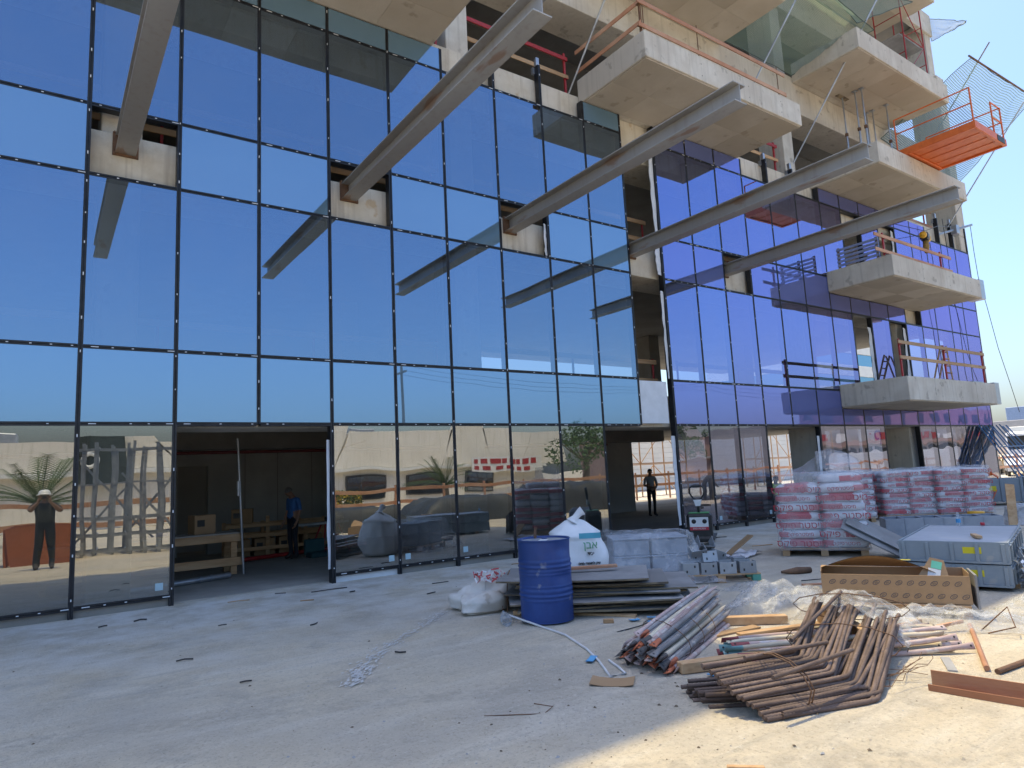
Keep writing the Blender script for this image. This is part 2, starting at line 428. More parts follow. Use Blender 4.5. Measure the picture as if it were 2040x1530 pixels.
# ------------------------------------------------------------------ the office building
MX = [-3.52, -2.21, -.90, .417, 1.729, 3.035, 4.335, 5.625, 6.905, 8.307, 9.70, 11.058, 12.348, 13.637, 14.96, 16.264, 17.568, 18.977, 20.459, 21.948,
      23.284, 24.622, 25.939, 27.279, 28.619, 29.953, 31.363, 32.758, 34.15]
def mx(k): return MX[k+3]
NK = len(MX)-3          # mullion numbers run from -3 to NK-1
ZS, Z0, Z1, Z2, Z3, Z4, Z5 = .147, 2.834, 4.019, 6.801, 7.98, 10.667, 11.2
ROWS = [(ZS, Z0), (Z0, Z1), (Z1, Z2), (Z2, Z3), (Z3, Z4), (Z4, Z5)]
FL = [0.0, 3.62, 7.66, 11.45, 15.35, 19.3]       # floor levels
BLD = empty('office_building', (0, 0, 0), 0, 'concrete office building under construction with blue mirrored glass wall', 'building')

def gcol(k, row, purple):
    return None
GL = {}
def glass_for(k, row):
    kind = 'spandrel' if row in (1, 3, 5) else ('low' if row == 0 else 'vision')
    t = 0 if k < 9 else 1+min(4, (k-9)//3); tb = min(t, 1)
    key = (kind, t)
    if key not in GL:
        f = (t-1)/4; rc = (.37, .54, .78) if t == 0 else (.41+.10*f, .51-.06*f, 1.0)
        if kind == 'spandrel' and t: rc = (.36+.10*f, .41-.04*f, .88)
        if kind == 'low':
            GL[key] = glass_mat('glass_ground_%d' % t, [(.34, .42, .44), (.31, .35, .45)][tb], [(.88, .91, .92), (.80, .79, .92)][tb], .34)
        elif kind == 'vision':
            GL[key] = glass_mat('glass_vision_%d' % t, (.42, .47, .52), rc, .50)
        else:
            mt, nt, out = new_mat('glass_spandrel_%d' % t); L = nt.links
            gl = nd(nt, 'ShaderNodeBsdfGlossy', Color=c4(rc), Roughness=.0)
            df = nd(nt, 'ShaderNodeBsdfDiffuse', Color=c4([(.14, .25, .34), (.13, .17, .37)][tb]))
            fr = nd(nt, 'ShaderNodeFresnel', IOR=1.5); mr = nd(nt, 'ShaderNodeMapRange'); mr.inputs[1].default_value = .04; mr.inputs[3].default_value = .45
            L.new(fr.outputs[0], mr.inputs[0])
            ms = nd(nt, 'ShaderNodeMixShader'); L.new(mr.outputs[0], ms.inputs[0]); L.new(df.outputs[0], ms.inputs[1]); L.new(gl.outputs[0], ms.inputs[2]); L.new(ms.outputs[0], out.inputs[0])
            GL[key] = mt
    return GL[key]
GL_EDGE = None
def edge_glass():
    global GL_EDGE
    if GL_EDGE is None:
        mt, nt, out = new_mat('glass_inner_sheet')
        tr = nd(nt, 'ShaderNodeBsdfTransparent', Color=(.94, .96, .97, 1)); nt.links.new(tr.outputs[0], out.inputs[0]); GL_EDGE = mt
    return GL_EDGE

prng = random.Random(31)
STK = plain('pale_sticker', (.42, .58, .64), .5)
def pane(k, row, x0, x1, z0, z1, y=-.012):
    """one double-glazed unit; its outer sheet bows a few millimetres, as pressed-in units do"""
    a = prng.uniform(-.0022, .0022); tilt = prng.uniform(-.0010, .0010); tx = prng.uniform(-.0008, .0008)
    wob = .0005; ws = 1.6
    if row == 0:
        a = prng.uniform(.004, .008); wob = .0011; tilt = 0
        if k in (-1, 0): a = .019
        if k >= 10: wob = .0022; ws = 2.0
    if row in (1, 2) and k >= 13: wob = .0013
    seed = prng.random()*50
    cx, cz, hx, hz = (x0+x1)/2, (z0+z1)/2, (x1-x0)/2, (z1-z0)/2
    def fn(u, v):
        x = x0+(x1-x0)*u; z = z0+(z1-z0)*v
        e = (1-(2*u-1)**2)*(1-(2*v-1)**2)
        bowl = a*(1-.75*(2*v-1)**2-.25*(2*u-1)**2) if row == 0 else a*(1-.5*(2*v-1)**2-.5*(2*u-1)**2)
        d = bowl + wob*nz((x, z, seed), ws, 3)*(.3+e) + tilt*(z-cz) + tx*(x-cx)
        return (x, y + d, z)
    p = MB(); n = 22 if (row == 0 or k >= 10) else 14
    p.grid(fn, n, n, 0, True)
    t = .030
    p.add([(x0, y+t, z0), (x1, y+t, z0), (x1, y+t, z1), (x0, y+t, z1)], [(3, 2, 1, 0)], 1)
    spand = row in (1, 3, 5)
    nm = 'spandrel_pane' if spand else 'glass_pane'
    po = link(nm, p.mesh(nm, [glass_for(k, row), edge_glass()], False), BLD)
    if row == 0 and k >= -1:
        st = MB(); sx = x0+.10 if k % 3 else x1-.22; st.box(sx, sx+.11, y-.004, y-.002, z0+.10, z0+.21); st.build('sticker', STK, po)

def k_open(k, row):
    """units still missing from the wall"""
    if row == 0: return k in (1, 2, 8, 9, 13, 14, 18, 19)
    if row == 1: return k == 9
    if row == 2: return k in (9, 17, 19)
    if row == 3: return k in (0, 3, 6, 9, 12)
    if row == 4: return k in (9, 17, 19)
    if row == 5: return not (k <= 4 or 8 <= k <= 12 or 16 <= k <= 21) or k == 9
BAL = [(-1.2, 6.73, 11.2, 11.92), (11.13, 17.5, 11.2, 11.9), (21.9, 28.55, 11.2, 11.95), (21.9, 28.6, 7.40, 8.12), (21.9, 28.6, 3.41, 4.19),
       (11.13, 17.4, 15.1, 15.8), (21.5, 28.2, 15.1, 15.85), (-1.2, 6.73, 15.1, 15.8),
       (-4.5, 6.3, 19.35, 20.1), (8.9, 17.4, 19.35, 20.1), (21.5, 28.2, 19.35, 20.1)]  # unseen top row; ends placed to shape the sunlit gap on the ground
G = .010
for k in range(-3, NK-1):
    for row, (za, zb) in enumerate(ROWS):
        if k_open(k, row): continue
        xa, xb = mx(k)+G, mx(k+1)-G
        z0, z1 = za+G, zb-G
        if row == 5 and k == 4: pass
        # panes stop at the balcony slabs
        if 16 <= k <= 20:
            if row == 1: z1 = 3.39
            if row == 2: z0 = 4.21
            if row == 3: z1 = 7.38
            if row == 4: z0 = 8.14
        if k == 20 and row == 3: continue
        pane(k, row, xa, xb, z0, z1)
# mullions
def z_top(k):
    return {6: 11.75, 7: 11.75, 5: 11.2}.get(k, 11.2 if k <= 5 or 8 <= k <= 13 or 16 <= k <= 22 else 11.55)
for k in range(-3, NK):
    x = mx(k); segs = []
    zb, zt = .0, z_top(k)
    if k in (2, 9, 14, 19): zb = Z0
    if k in (23, 24, 25): zt = 11.85
    cuts = [(3.39, 4.21), (7.38, 8.14)] if 16 <= k <= 20 or k == 21 and False else []
    if k in (21,): cuts = []
    z = zb
    for a, b in cuts:
        segs.append((z, a)); z = b
    segs.append((z, zt))
    mb = MB()
    for a, b in segs:
        mb.box(x-.034, x-.006, -.016, .15, a, b); mb.box(x+.006, x+.034, -.016, .15, a, b); mb.box(x-.012, x+.012, .004, .149, a+.001, b-.001)
    o = mb.build('mullion', M['frame'], BLD)
    if -1 <= k <= 14:
        cl = MB(); zz = zb+.25
        while zz < zt-.1:
            if prng.random() < .85: cl.box(x-.007, x+.007, -.022, .002, zz, zz+prng.uniform(.02, .05))
            zz += prng.uniform(.45, .8)
        cl.build('setting_block', M['white'], o, kind='stuff')
    # raw aluminium tops where the next units will be fixed
    if k in (6, 7) or k >= 23 or k in (14, 15):
        st = MB(); st.box(x-.05, x+.05, .02, .12, zt, zt+.22, ch=.01); st.box(x-.09, x+.09, .12, .2, zt-.18, zt-.02)
        st.build('mullion_stub', M['alu'], o)
# transoms, one length per bay
for k in range(-3, NK-1):
    xa, xb = mx(k)+.035, mx(k+1)-.035
    for j, z in enumerate((ZS, Z0, Z1, Z2, Z3, Z4)):
        if j == 0 and k_open(k, 0): continue
        if 16 <= k <= 20 and False: continue
        if k_open(k, j) and j > 0 and k_open(k, j-1): continue
        mb = MB(); mb.box(xa, xb, -.0155, .149, z-.032, z-.006); mb.box(xa, xb, -.0155, .149, z+.006, z+.032); mb.box(xa, xb, .005, .148, z-.012, z+.012)
        o = mb.build('transom', M['frame'], BLD)
        if k <= 12:
            cl = MB()
            for q in (.08, .3, .52, .72, .93):
                if prng.random() < .7:
                    xx = xa+(xb-xa)*q; cl.box(xx, xx+(.10 if q in (.08, .93) and prng.random() < .6 else .03), -.021, .002, z-.006, z+.006)
            if cl.v: cl.build('setting_block', M['white'], o, kind='stuff')
# skirting under the sill
for k in range(-3, NK-1):
    if k_open(k, 0): continue
    mb = MB(); mb.box(mx(k)+.036, mx(k+1)-.036, .05, .12, 0.0, ZS-.033)
    mb.build('plinth_board', M['white'] if k == 3 else M['rough_concrete'], BLD)
# jamb insulation and wraps at the missing units
def jamb(x, z0, z1, w=.13):
    mb = MB()
    def fn(u, v):
        return (x - w*u*(1+.25*nz((u, v*4, x), 1.5, 2)), .03 - .05*u + .02*nz((u*2, v*5, x), 1.6, 4), z0+(z1-z0)*v)
    mb.grid(fn, 4, 16)
    mb.grid(lambda u, v: (fn(u, v)[0]-.002, fn(u, v)[1]+.012, fn(u, v)[2]), 4, 16)
    mb.build('wrapped_jamb', M['white'], BLD)
jamb(mx(10)-.04, .25, 2.55, .17); jamb(mx(10)-.04, Z1+.05, Z2-.35, .14); jamb(mx(10)-.04, Z2+.1, Z3-.2, .22); jamb(mx(10)-.04, Z3+.05, Z4-.05, .2)
jamb(mx(3)-.04, .25, 2.55, .07); jamb(mx(15)-.04, .15, 2.5, .22); jamb(mx(18)-.04, Z1+.2, 6.4, .32); jamb(mx(20)-.04, Z1+.2, 6.6, .3); jamb(mx(20)-.04, 8.2, 10.5, .3)
jamb(mx(7)-.04, Z2+.05, Z3-.35, .10)
mb = MB(); mb.box(mx(9)-.02, mx(10)-.22, .01, .05, Z0+.04, Z1-.04, ch=.01); mb.build('insulation_board', M['white'], BLD)

# slabs, edge beams, columns, cores
XW, XE = -8.0, 34.35
def part(nm, mat, *boxes, label=None, ch=.0):
    mb = MB()
    for b in boxes: mb.box(*b, ch=ch)
    return mb.build(nm, mat, BLD, label=label)
for i, z in enumerate(FL[1:], 1):
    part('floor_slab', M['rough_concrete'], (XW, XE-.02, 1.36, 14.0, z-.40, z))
    bb = z-1.33 if i >= 3 else z-.82
    x = XW
    bm_mat = M['upstand'] if i <= 3 else M['concrete']
    part('edge_beam', bm_mat, (XW, 20.6, .21, 1.36, bb, z+.004), ch=.012)
    part('edge_beam', bm_mat, (20.606, XE, .212, 1.358, bb, z+.004), ch=.012)
for xs in (.9, 7.55, 20.95, 27.4):
    for i in range(5):
        z0 = FL[i]; z1 = FL[i+1]-(1.33 if i+1 >= 3 else .82)
        part('column', M['concrete'], (xs-.3, xs+.3, .3, 1.25, z0+.003, z1-.002), ch=.015)
        if not (i == 0 and xs > 20): part('column', M['rough_concrete'], (xs-.3, xs+.3, 7.2, 8.0, z0+.003, FL[i+1]-.402), ch=.015)
for i in range(5):
    z0 = FL[i]; z1 = FL[i+1]-(1.33 if i+1 >= 3 else .82)
    part('corner_column', M['concrete'], (33.62, XE+.01, .03, 1.30, z0+.003, FL[i+1]-.002 if i else FL[1]-.002), ch=.02)
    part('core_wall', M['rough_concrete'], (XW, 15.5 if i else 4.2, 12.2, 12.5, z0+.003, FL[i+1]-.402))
    part('side_wall', M['rough_concrete'], (XW, XW+.25, .25, 14.0, z0+.003, FL[i+1]-.402))
# ceiling joist lines of the top open floor
for y in (3.2, 5.1, 7.0, 8.9, 10.8):
    part('ceiling_rib', M['rough_concrete'], (XW, XE-.1, y, y+.06, FL[4]-.44, FL[4]-.40))
part('roof_edge_beam', M['concrete'], (XW, XE, .21, .45, 21.6, 22.7), ch=.02)
for xs in (-6.0, .9, 7.55, 14.25, 20.95, 27.4, 33.98): part('column', M['concrete'], (xs-.3, xs+.3, .3, 1.25, FL[5]+.006, FL[5]+2.898), ch=.015)
part('floor_slab', M['rough_concrete'], (XW, XE, .451, 14.0, FL[5]+2.9, FL[5]+3.2))
# balconies
for (x0, x1, z0, z1) in BAL:
    mb = MB(); yF = -2.2
    dr = .03
    mb.box(x0, x1, yF, .206 if z0 > 8.5 else -.03, z0+dr, z1, 0, ch=.015)
    # lighter screed upstand, casting joints on the face
    o = mb.build('balcony', [M['concrete'], M['soffit']], BLD)
    for q_ in range(1, 4):
        jt = MB(); xq = x0+(x1-x0)*(q_/4+prng.uniform(-.05, .05)); jt.box(xq-.006, xq+.006, yF-.003, yF+.01, z0+dr+.03, z1-.02); jt.build('casting_fin', M['concrete'], o)
        for zq in (.25, .7):
            jt = MB(); jt.tube([(xq+.45, yF-.002, z0+(z1-z0)*zq), (xq+.45, yF+.03, z0+(z1-z0)*zq)], .018, 8); jt.build('tie_hole_plug', M['rough_concrete'], o)
    nx_ = max(2, int((x1-x0)/1.25)); 
    for i_ in range(nx_):
        for j_, (ya, yb) in enumerate(((yF+.05, yF+1.18), (yF+1.186, -.035))):
            sp_ = MB(); xa_ = x0+.05+(x1-x0-.1)*i_/nx_; xb_ = x0+.05+(x1-x0-.1)*(i_+1)/nx_-.006; dz_ = prng.uniform(0, .004)
            sp_.box(xa_, xb_, ya, yb, z0+dz_, z0+dr-.001); sp_.build('soffit_panel', M['soffit'], o)
    if z0 in (7.40, 3.41):
        e = MB(); e.box(x1+.002, x1+.42, yF+.02, yF+.5, z0+.02, z1+.05, ch=.01); e.build('formwork_end', M['alu'], o)
    if z0 in (7.40, 3.41):   # stub through the glass line back to the beam
        part('balcony_root', M['concrete'], (x0+.02, x1-.02, -.028, .209, z0+.06, z1-.02))
# steel beams
bmesh_i = MB()
H, Bw, tf, tw, Lb = .33, .30, .022, .014, 6.13
bmesh_i.box(-Bw/2, Bw/2, -Lb, .22, H/2-tf, H/2, ch=.003); bmesh_i.box(-Bw/2, Bw/2, -Lb, .22, -H/2, -H/2+tf, ch=.003); bmesh_i.box(-tw/2, tw/2, -Lb+.001, .22, -H/2+tf, H/2-tf)
ime = bmesh_i.mesh('steel_beam', M['beamsteel'])
ep = MB(); ep.box(-.19, .19, .190, .208, -.21, .20, ch=.004)
for q in (-.165, .165):
    for w in (-.185, .185): ep.tube([(q, .16, w), (q, .195, w)], .018, 6)
epm = ep.mesh('end_plate', M['rust'])
for x in (.95, 4.82, 8.72, 12.63, 16.55):
    o = link('steel_beam', ime, BLD, (x, 0, 7.49)); link('end_plate', epm, o)
# block infill on the open floor
part('block_wall', M['block'], *[(6.95+.42*(i % 2)*.5+.4*j, 7.33+.42*(i % 2)*.5+.4*j, 1.5, 1.7, 11.47+.21*i, 11.665+.21*i) for i in range(6) for j in range(2)])
part('block_wall', M['block'], *[(9.2+.4*j, 9.59+.4*j, 1.5, 1.7, 11.47+.21*i, 11.665+.21*i) for i in range(2) for j in range(2)])
# ------------------------------------------------------------------ text and people
def text_mesh(body, size, extrude=.004, align='CENTER'):
    cu = bpy.data.curves.new('lettering', 'FONT'); cu.body = body; cu.size = size; cu.extrude = extrude
    cu.align_x = align; cu.align_y = 'CENTER'; cu.resolution_u = 3
    o = bpy.data.objects.new('lettering', cu); COL.objects.link(o)
    dg = bpy.context.evaluated_depsgraph_get(); dg.update()
    me = bpy.data.meshes.new_from_object(o.evaluated_get(dg))
    bpy.data.objects.remove(o, do_unlink=True)
    return me
def place_text(body, size, mat, parent, loc, rot, extrude=.003, name='lettering'):
    me = text_mesh(body, size, extrude); me.materials.clear(); me.materials.append(mat)
    o = bpy.data.objects.new(name, me); COL.objects.link(o); o.parent = parent; o.location = loc; o.rotation_euler = rot
    return o

M['skin'] = surf('skin', ((.30, .17, .11), (.26, .14, .09)), .55, scale=20, bump=.05)
M['hair'] = surf('hair', ((.012, .010, .009), (.025, .02, .018)), .6, scale=60, bump=.4)
M['hair_grey'] = surf('hair_grey', ((.18, .17, .16), (.10, .09, .085)), .7, scale=60, bump=.4)
M['helmet'] = surf('helmet_white', ((.82, .83, .85), (.76, .77, .8)), .3, scale=5, bump=.02)
M['shoe'] = surf('shoe', ((.03, .028, .026), (.06, .05, .045)), .7, scale=20, bump=.1)
def cloth(name, a): return surf('cloth_'+name, (a, tuple(c*.7 for c in a), tuple(min(1, c*1.15) for c in a)), .9, scale=5, bump=.35, bscale=9)

def person(loc, rz, shirt, trousers, label, J=None, hair='hair', helmet=False, sc=1.0, vest=None, bulk=1.0):
    P = dict(pelvis=(0, 0, .95), spine=(0, .01, 1.12), chest=(0, 0, 1.31), nb=(0, .01, 1.45), neck=(0, -.005, 1.52), head=(0, -.03, 1.60), top=(0, -.02, 1.67), nose=(0, -.115, 1.595), chin=(0, -.085, 1.545))
    for s, q in ((-1, 'l'), (1, 'r')):
        P.update({q+'sh': (s*.18, .01, 1.41), q+'el': (s*.24, .03, 1.14), q+'wr': (s*.25, -.06, .90), q+'pa': (s*.25, -.09, .83),
                  q+'hip': (s*.09, 0, .89), q+'kn': (s*.10, -.02, .50), q+'an': (s*.10, .03, .09), q+'heel': (s*.10, .06, .045), q+'toe': (s*.12, -.15, .035)})
    if J: P.update(J)
    rad = dict(pelvis=(.155, .115), spine=(.15, .11), chest=(.165, .115), nb=(.08, .07), neck=(.055, .058), head=(.078, .092), top=(.066, .078), nose=(.012, .012), chin=(.032, .03))
    for q in 'lr':
        rad.update({q+'sh': (.064, .064), q+'el': (.046, .046), q+'wr': (.031, .031), q+'pa': (.036, .026), q+'hip': (.088, .09), q+'kn': (.062, .062), q+'an': (.044, .048), q+'heel': (.042, .042), q+'toe': (.04, .032)})
    for q_ in rad:
        if q_ in ('pelvis', 'spine', 'chest', 'lsh', 'rsh', 'lel', 'rel', 'lhip', 'rhip', 'lkn', 'rkn'): rad[q_] = (rad[q_][0]*bulk, rad[q_][1]*bulk)
    E_ = [('pelvis', 'spine', 0), ('spine', 'chest', 0), ('chest', 'nb', 0), ('nb', 'neck', 2), ('neck', 'head', 2), ('head', 'top', 2), ('head', 'nose', 2), ('head', 'chin', 2)]
    for q in 'lr':
        E_ += [('chest', q+'sh', 0), (q+'sh', q+'el', 0), (q+'el', q+'wr', 2), (q+'wr', q+'pa', 2), ('pelvis', q+'hip', 1), (q+'hip', q+'kn', 1), (q+'kn', q+'an', 1), (q+'an', q+'toe', 3), (q+'an', q+'heel', 3)]
        pa = Vector(P[q+'pa']); d = (pa-Vector(P[q+'wr'])).normalized()
        sd = d.cross(Vector((0, 1, .2))).normalized()
        fw = Vector((0, -1, 0)) if abs(d.y) < .8 else Vector((0, 0, -1))
        for i, (off, ln) in enumerate(((-.03, .075), (-.01, .085), (.011, .08), (.03, .062))):
            a = pa + sd*off + d*.03; b = a + d*ln*.55 + fw*.012; c = b + d*ln*.4 + fw*.03
            P['%sf%da' % (q, i)] = tuple(b); P['%sf%db' % (q, i)] = tuple(c)
            rad['%sf%da' % (q, i)] = (.0095, .0095); rad['%sf%db' % (q, i)] = (.008, .008)
            E_ += [(q+'pa', '%sf%da' % (q, i), 2), ('%sf%da' % (q, i), '%sf%db' % (q, i), 2)]
        P[q+'th'] = tuple(pa + fw*.055 + d*.01); rad[q+'th'] = (.011, .011); E_.append((q+'pa', q+'th', 2))
    names = list(P); ix = {n: i for i, n in enumerate(names)}
    me = bpy.data.meshes.new('person'); me.from_pydata([P[n] for n in names], [(ix[a], ix[b]) for a, b, _ in E_], [])
    o = bpy.data.objects.new('person_tmp', me); COL.objects.link(o)
    o.modifiers.new('skin', 'SKIN'); sub = o.modifiers.new('sub', 'SUBSURF'); sub.levels = 2; sub.render_levels = 2
    sl = me.skin_vertices[0].data
    for n in names:
        sl[ix[n]].radius = rad[n]; sl[ix[n]].use_root = (n == 'pelvis')
    dg = bpy.context.evaluated_depsgraph_get(); dg.update()
    nm = bpy.data.meshes.new_from_object(o.evaluated_get(dg)); bpy.data.objects.remove(o, do_unlink=True)
    nm.name = 'person'; nm.materials.clear()
    for mt in (shirt, trousers, M['skin'], M['shoe'], vest or shirt): nm.materials.append(mt)
    segs = [(Vector(P[a]), Vector(P[b]), t, a) for a, b, t in E_]
    for pl in nm.polygons:
        c = pl.center; best = (9, 0, '')
        for a, b, t, nm_ in segs:
            ab = b-a; u = max(0, min(1, (c-a).dot(ab)/max(ab.length_squared, 1e-9))); dd = (c-(a+ab*u)).length
            if dd < best[0]: best = (dd, t, nm_)
        t = best[1]
        if vest and t == 0 and best[2] in ('pelvis', 'spine', 'chest'): t = 4
        pl.material_index = t; pl.use_smooth = True
    body = link('person', nm, None, loc, rz, label, 'person'); body.scale = (sc, sc, sc)
    hd = Vector(P['head']); tp = Vector(P['top']); ax = (tp-hd).normalized()
    q = ax.to_track_quat('Z', 'Y').to_matrix().to_4x4(); 
    fwd = (Vector(P['nose'])-hd); fwd = (fwd-ax*fwd.dot(ax)).normalized(); sx = fwd.cross(ax).normalized()
    Mh = Matrix(((sx[0], -fwd[0], ax[0], hd[0]), (sx[1], -fwd[1], ax[1], hd[1]), (sx[2], -fwd[2], ax[2], hd[2]), (0, 0, 0, 1)))
    h = MB()
    for ex in (-.03, .03):   # eyes, ears
        h.box(ex-.012, ex+.012, -.086, -.08, -.004, .006, 1, Mh)
    for ex in (-1, 1): h.lathe([(.0, -.03), (.016, -.02), (.02, 0), (.016, .02), (0, .03)], 8, 2, Mh @ Matrix.Translation((ex*.082, .01, -.005)))
    def cap(u, v):
        th = 2*math.pi*u; ph = v*math.pi*.52
        r = .094+.006*nz((u*6, v*6, 1), 2, 3)
        return Mh @ Vector((r*.92*math.sin(ph)*math.cos(th), .012+r*1.04*math.sin(ph)*math.sin(th), .035+.095*math.cos(ph)))
    h.grid(cap, 16, 8, 0)
    h.build('hair', [M[hair], M['black'], M['skin']], body)
    if helmet:
        k = MB()
        k.lathe([(.155, .0), (.152, .012), (.118, .018), (.117, .05), (.10, .10), (.06, .135), (.0, .146)], 20, 0, Mh @ Matrix.Translation((0, -.005, .05)))
        k.box(-.08, .08, -.21, -.1, .046, .058, 0, Mh)
        k.build('helmet', M['helmet'], body)
    return body

# ------------------------------------------------------------------ ground floor interior
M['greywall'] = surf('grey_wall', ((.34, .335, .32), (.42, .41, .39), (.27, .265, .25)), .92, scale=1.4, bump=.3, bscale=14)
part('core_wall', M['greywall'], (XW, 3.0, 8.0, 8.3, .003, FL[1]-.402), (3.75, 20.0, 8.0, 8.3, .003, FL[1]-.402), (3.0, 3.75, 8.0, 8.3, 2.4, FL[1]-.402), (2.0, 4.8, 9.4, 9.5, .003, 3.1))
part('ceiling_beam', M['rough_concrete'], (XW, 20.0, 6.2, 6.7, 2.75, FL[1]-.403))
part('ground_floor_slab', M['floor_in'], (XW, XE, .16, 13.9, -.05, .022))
for x in (4.7, 5.6, 6.6, 7.4):      # shutter joints of the cast wall
    part('wall_joint', M['rough_concrete'], (x, x+.02, 7.985, 7.999, .05, 3.1))
for z in (2.62,):                    # red pipe under the ceiling
    mb = MB(); mb.tube([(-6, 5.2, z), (16, 5.2, z)], .04, 10); mb.tube([(6.3, 3.2, z+.1), (6.3, 5.2, z)], .03, 8)
    mb.build('sprinkler_pipe', plain('pipe_maroon', (.16, .03, .03), .5), BLD)
# guard boards behind the glass of the upper floors
def interior_rail(x0, x1, y, z, label):
    r = empty('guard_rail', (x0, y, z), 0, label, 'guard rail', 'timber guard rails inside the glass')
    L = x1-x0
    for h in (.50, 1.02):
        mb = MB(); mb.box(0, L, -.02, .02, h-.06, h+.06, ch=.004); mb.build('board', M['wood'], r)
    n = max(2, int(L/2.4)+1)
    for i in range(n):
        mb = MB(); xx = .1+(L-.2)*i/(n-1); mb.box(xx-.025, xx+.025, .022, .06, 0, 1.12, ch=.004); mb.build('post', M['redpaint'], r)
for fl, (a, b) in ((1, (-4, 7.1)), (1, (7.9, 13.9)), (1, (14.7, 20.5)), (2, (-4, 7.1)), (2, (7.9, 13.9)), (2, (14.7, 20.5))):
    pos = {-4: 'leftmost bays', 7.9: 'middle bays', 14.7: 'bays right of the open slot'}[a]
    interior_rail(a, b, .75, FL[fl]+.004, 'pale board guard rail behind %s floor glass, %s' % ('second' if fl == 1 else 'third', pos))

# workbench in the first doorway
wb = empty('workbench', (1.2, 2.9, .022), 0, 'rough timber workbench just inside the wide left doorway', 'workbench')
mb = MB(); mb.box(-1.2, 2.2, .0, .75, .80, .84, ch=.005); mb.build('bench_top', M['floor_in'], wb)
for (x, y) in ((2.1, .06), (2.1, .68), (-1.1, .06), (-1.1, .68)):
    mb = MB(); mb.box(x-.06, x+.06, y-.05, y+.05, 0, .80, ch=.006); mb.build('leg', M['wood'], wb)
mb = MB(); mb.box(-1.2, 2.25, -.045, -.003, .66, .81, ch=.005); mb.build('apron', M['wood'], wb)
mb = MB(); mb.box(-1.2, 2.25, -.04, 0.0, .18, .34, ch=.005); mb.build('stretcher', M['wood'], wb)
M['card'] = surf('cardboard', ((.36, .23, .12), (.42, .27, .15), (.30, .19, .10)), .85, scale=3, bump=.08)
def carton(nm, loc, rz, w, d, h, label, parent=None):
    b = MB(); t = .006
    b.box(-w/2, w/2, -d/2, d/2, 0, h, 0, ch=.006); b.box(-w/2-.001, w/2+.001, -.03, .03, h, h+.002, 1)
    b.box(-w/2+.05, -w/2+.2, -d/2-.001, -d/2, h*.4, h*.75, 2)
    return b.build(nm, [M['card'], M['wood'], M['black']], parent, loc, rz, label, 'box')
carton('carton', (2.75, 3.3, .864), .2, .42, .36, .38, 'brown carton standing on the timber workbench')
carton('carton', (4.25, 6.3, .86), -.3, .5, .4, .36, 'open pale carton on top of the slatted crate')
mb = MB()
mb.tube([(1.75, 3.05, .91), (1.95, 3.1, .925), (2.2, 3.18, .915)], [.02, .05, .012], 8); mb.build('spray_gun', plain('blue_plastic', (.05, .16, .5), .35), None, None, 0, 'blue hand tool lying on the timber workbench', 'tool')
# slatted crate with cartons
cr = empty('slatted_crate', (3.85, 6.1, .022), -.10, 'yellow slatted timber crate behind the workbench', 'crate')
for x in (0, .95, 1.9, 2.55):
    mb = MB(); mb.box(x-.045, x+.045, -.03, .02, 0, 1.0 if x in (.95,) else .85, ch=.004); mb.build('upright', M['wood'], cr)
    mb = MB(); mb.box(x-.045, x+.045, .75, .80, 0, .85, ch=.004); mb.build('upright', M['wood'], cr)
for z in (.2, .52, .78):
    for y in (-.055, .775):
        mb = MB(); mb.box(-.05, 2.6, y, y+.024, z-.045, z+.045, ch=.004); mb.build('slat', M['wood'], cr)
for i in range(4): carton('carton', (4.2+.6*i, 6.48-.05*i, .03), -.1, .5, .5, .42, 'pale carton inside the slatted crate, %s from the left' % ('first', 'second', 'third', 'fourth')[i])
# props, pipe and bits in the doorway
mb = MB(); mb.tube([(3.45, 2.75, .022), (3.32, 2.75, 2.78)], .024, 8); mb.tube([(3.34, 2.75, 1.6), (3.335, 2.75, 1.9)], .032, 8)
mb.build('steel_prop', M['galv'], None, None, 0, 'thin steel prop standing at the end of the workbench', 'prop')
mb = MB(); mb.tube([(1.3, 1.75, .08), (3.1, 2.35, .08)], .055, 12); mb.tube([(2.5, 2.15, .08), (2.56, 2.17, .08)], .068, 12); mb.tube([(2.7, 2.217, .08), (2.76, 2.237, .08)], .068, 12)
mb.build('duct_pipe', M['galv'], None, None, 0, 'galvanised pipe lying across the left doorway floor', 'pipe')
mb = MB(); mb.tube([(1.8, 4.4, .08), (7.4, 5.9, .08)], .05, 8)
mb.build('red_pipe', M['redpaint'], None, None, 0, 'long red pipe on the floor behind the workbench', 'pipe')
sw = empty('saw_stand', (6.1, 5.1, .022), .2, 'red trestle saw stand beside the man in the blue shirt', 'saw')
for s in (-.3, .3):
    for t in (-.25, .25):
        mb = MB(); mb.tube([(s*1.3, t*1.3, 0), (s*.6, t*.4, .72)], .022, 8); mb.build('leg', M['redpaint'], sw)
mb = MB(); mb.box(-1.1, .5, -.12, .12, .72, .78, ch=.01); mb.build('saw_table', M['alu'], sw)
mb = MB(); mb.lathe([(0, -.03), (.16, -.03), (.17, 0), (.16, .03), (0, .03)], 20, 0, Matrix.Translation((.1, 0, .98)) @ Matrix.Rotation(1.57, 4, 'Y')); mb.box(-.1, .3, -.1, .1, .781, .9, ch=.02); mb.tube([(.1, .05, 1.05), (.35, .1, 1.22)], .025, 8); mb.build('saw_head', M['black'], sw)
tb = empty('tool_case', (5.55, 4.35, .022), .1, 'dark green power tool case open on the doorway floor', 'tool case')
mb = MB(); mb.box(-.25, .25, -.18, .18, 0, .12, ch=.02); mb.build('case_base', plain('case_green', (.02, .07, .08), .5), tb)
mb = MB(); mb.box(-.25, .25, .19, .30, .05, .42, ch=.02); mb.build('lid', plain('case_green2', (.025, .09, .10), .5), tb)

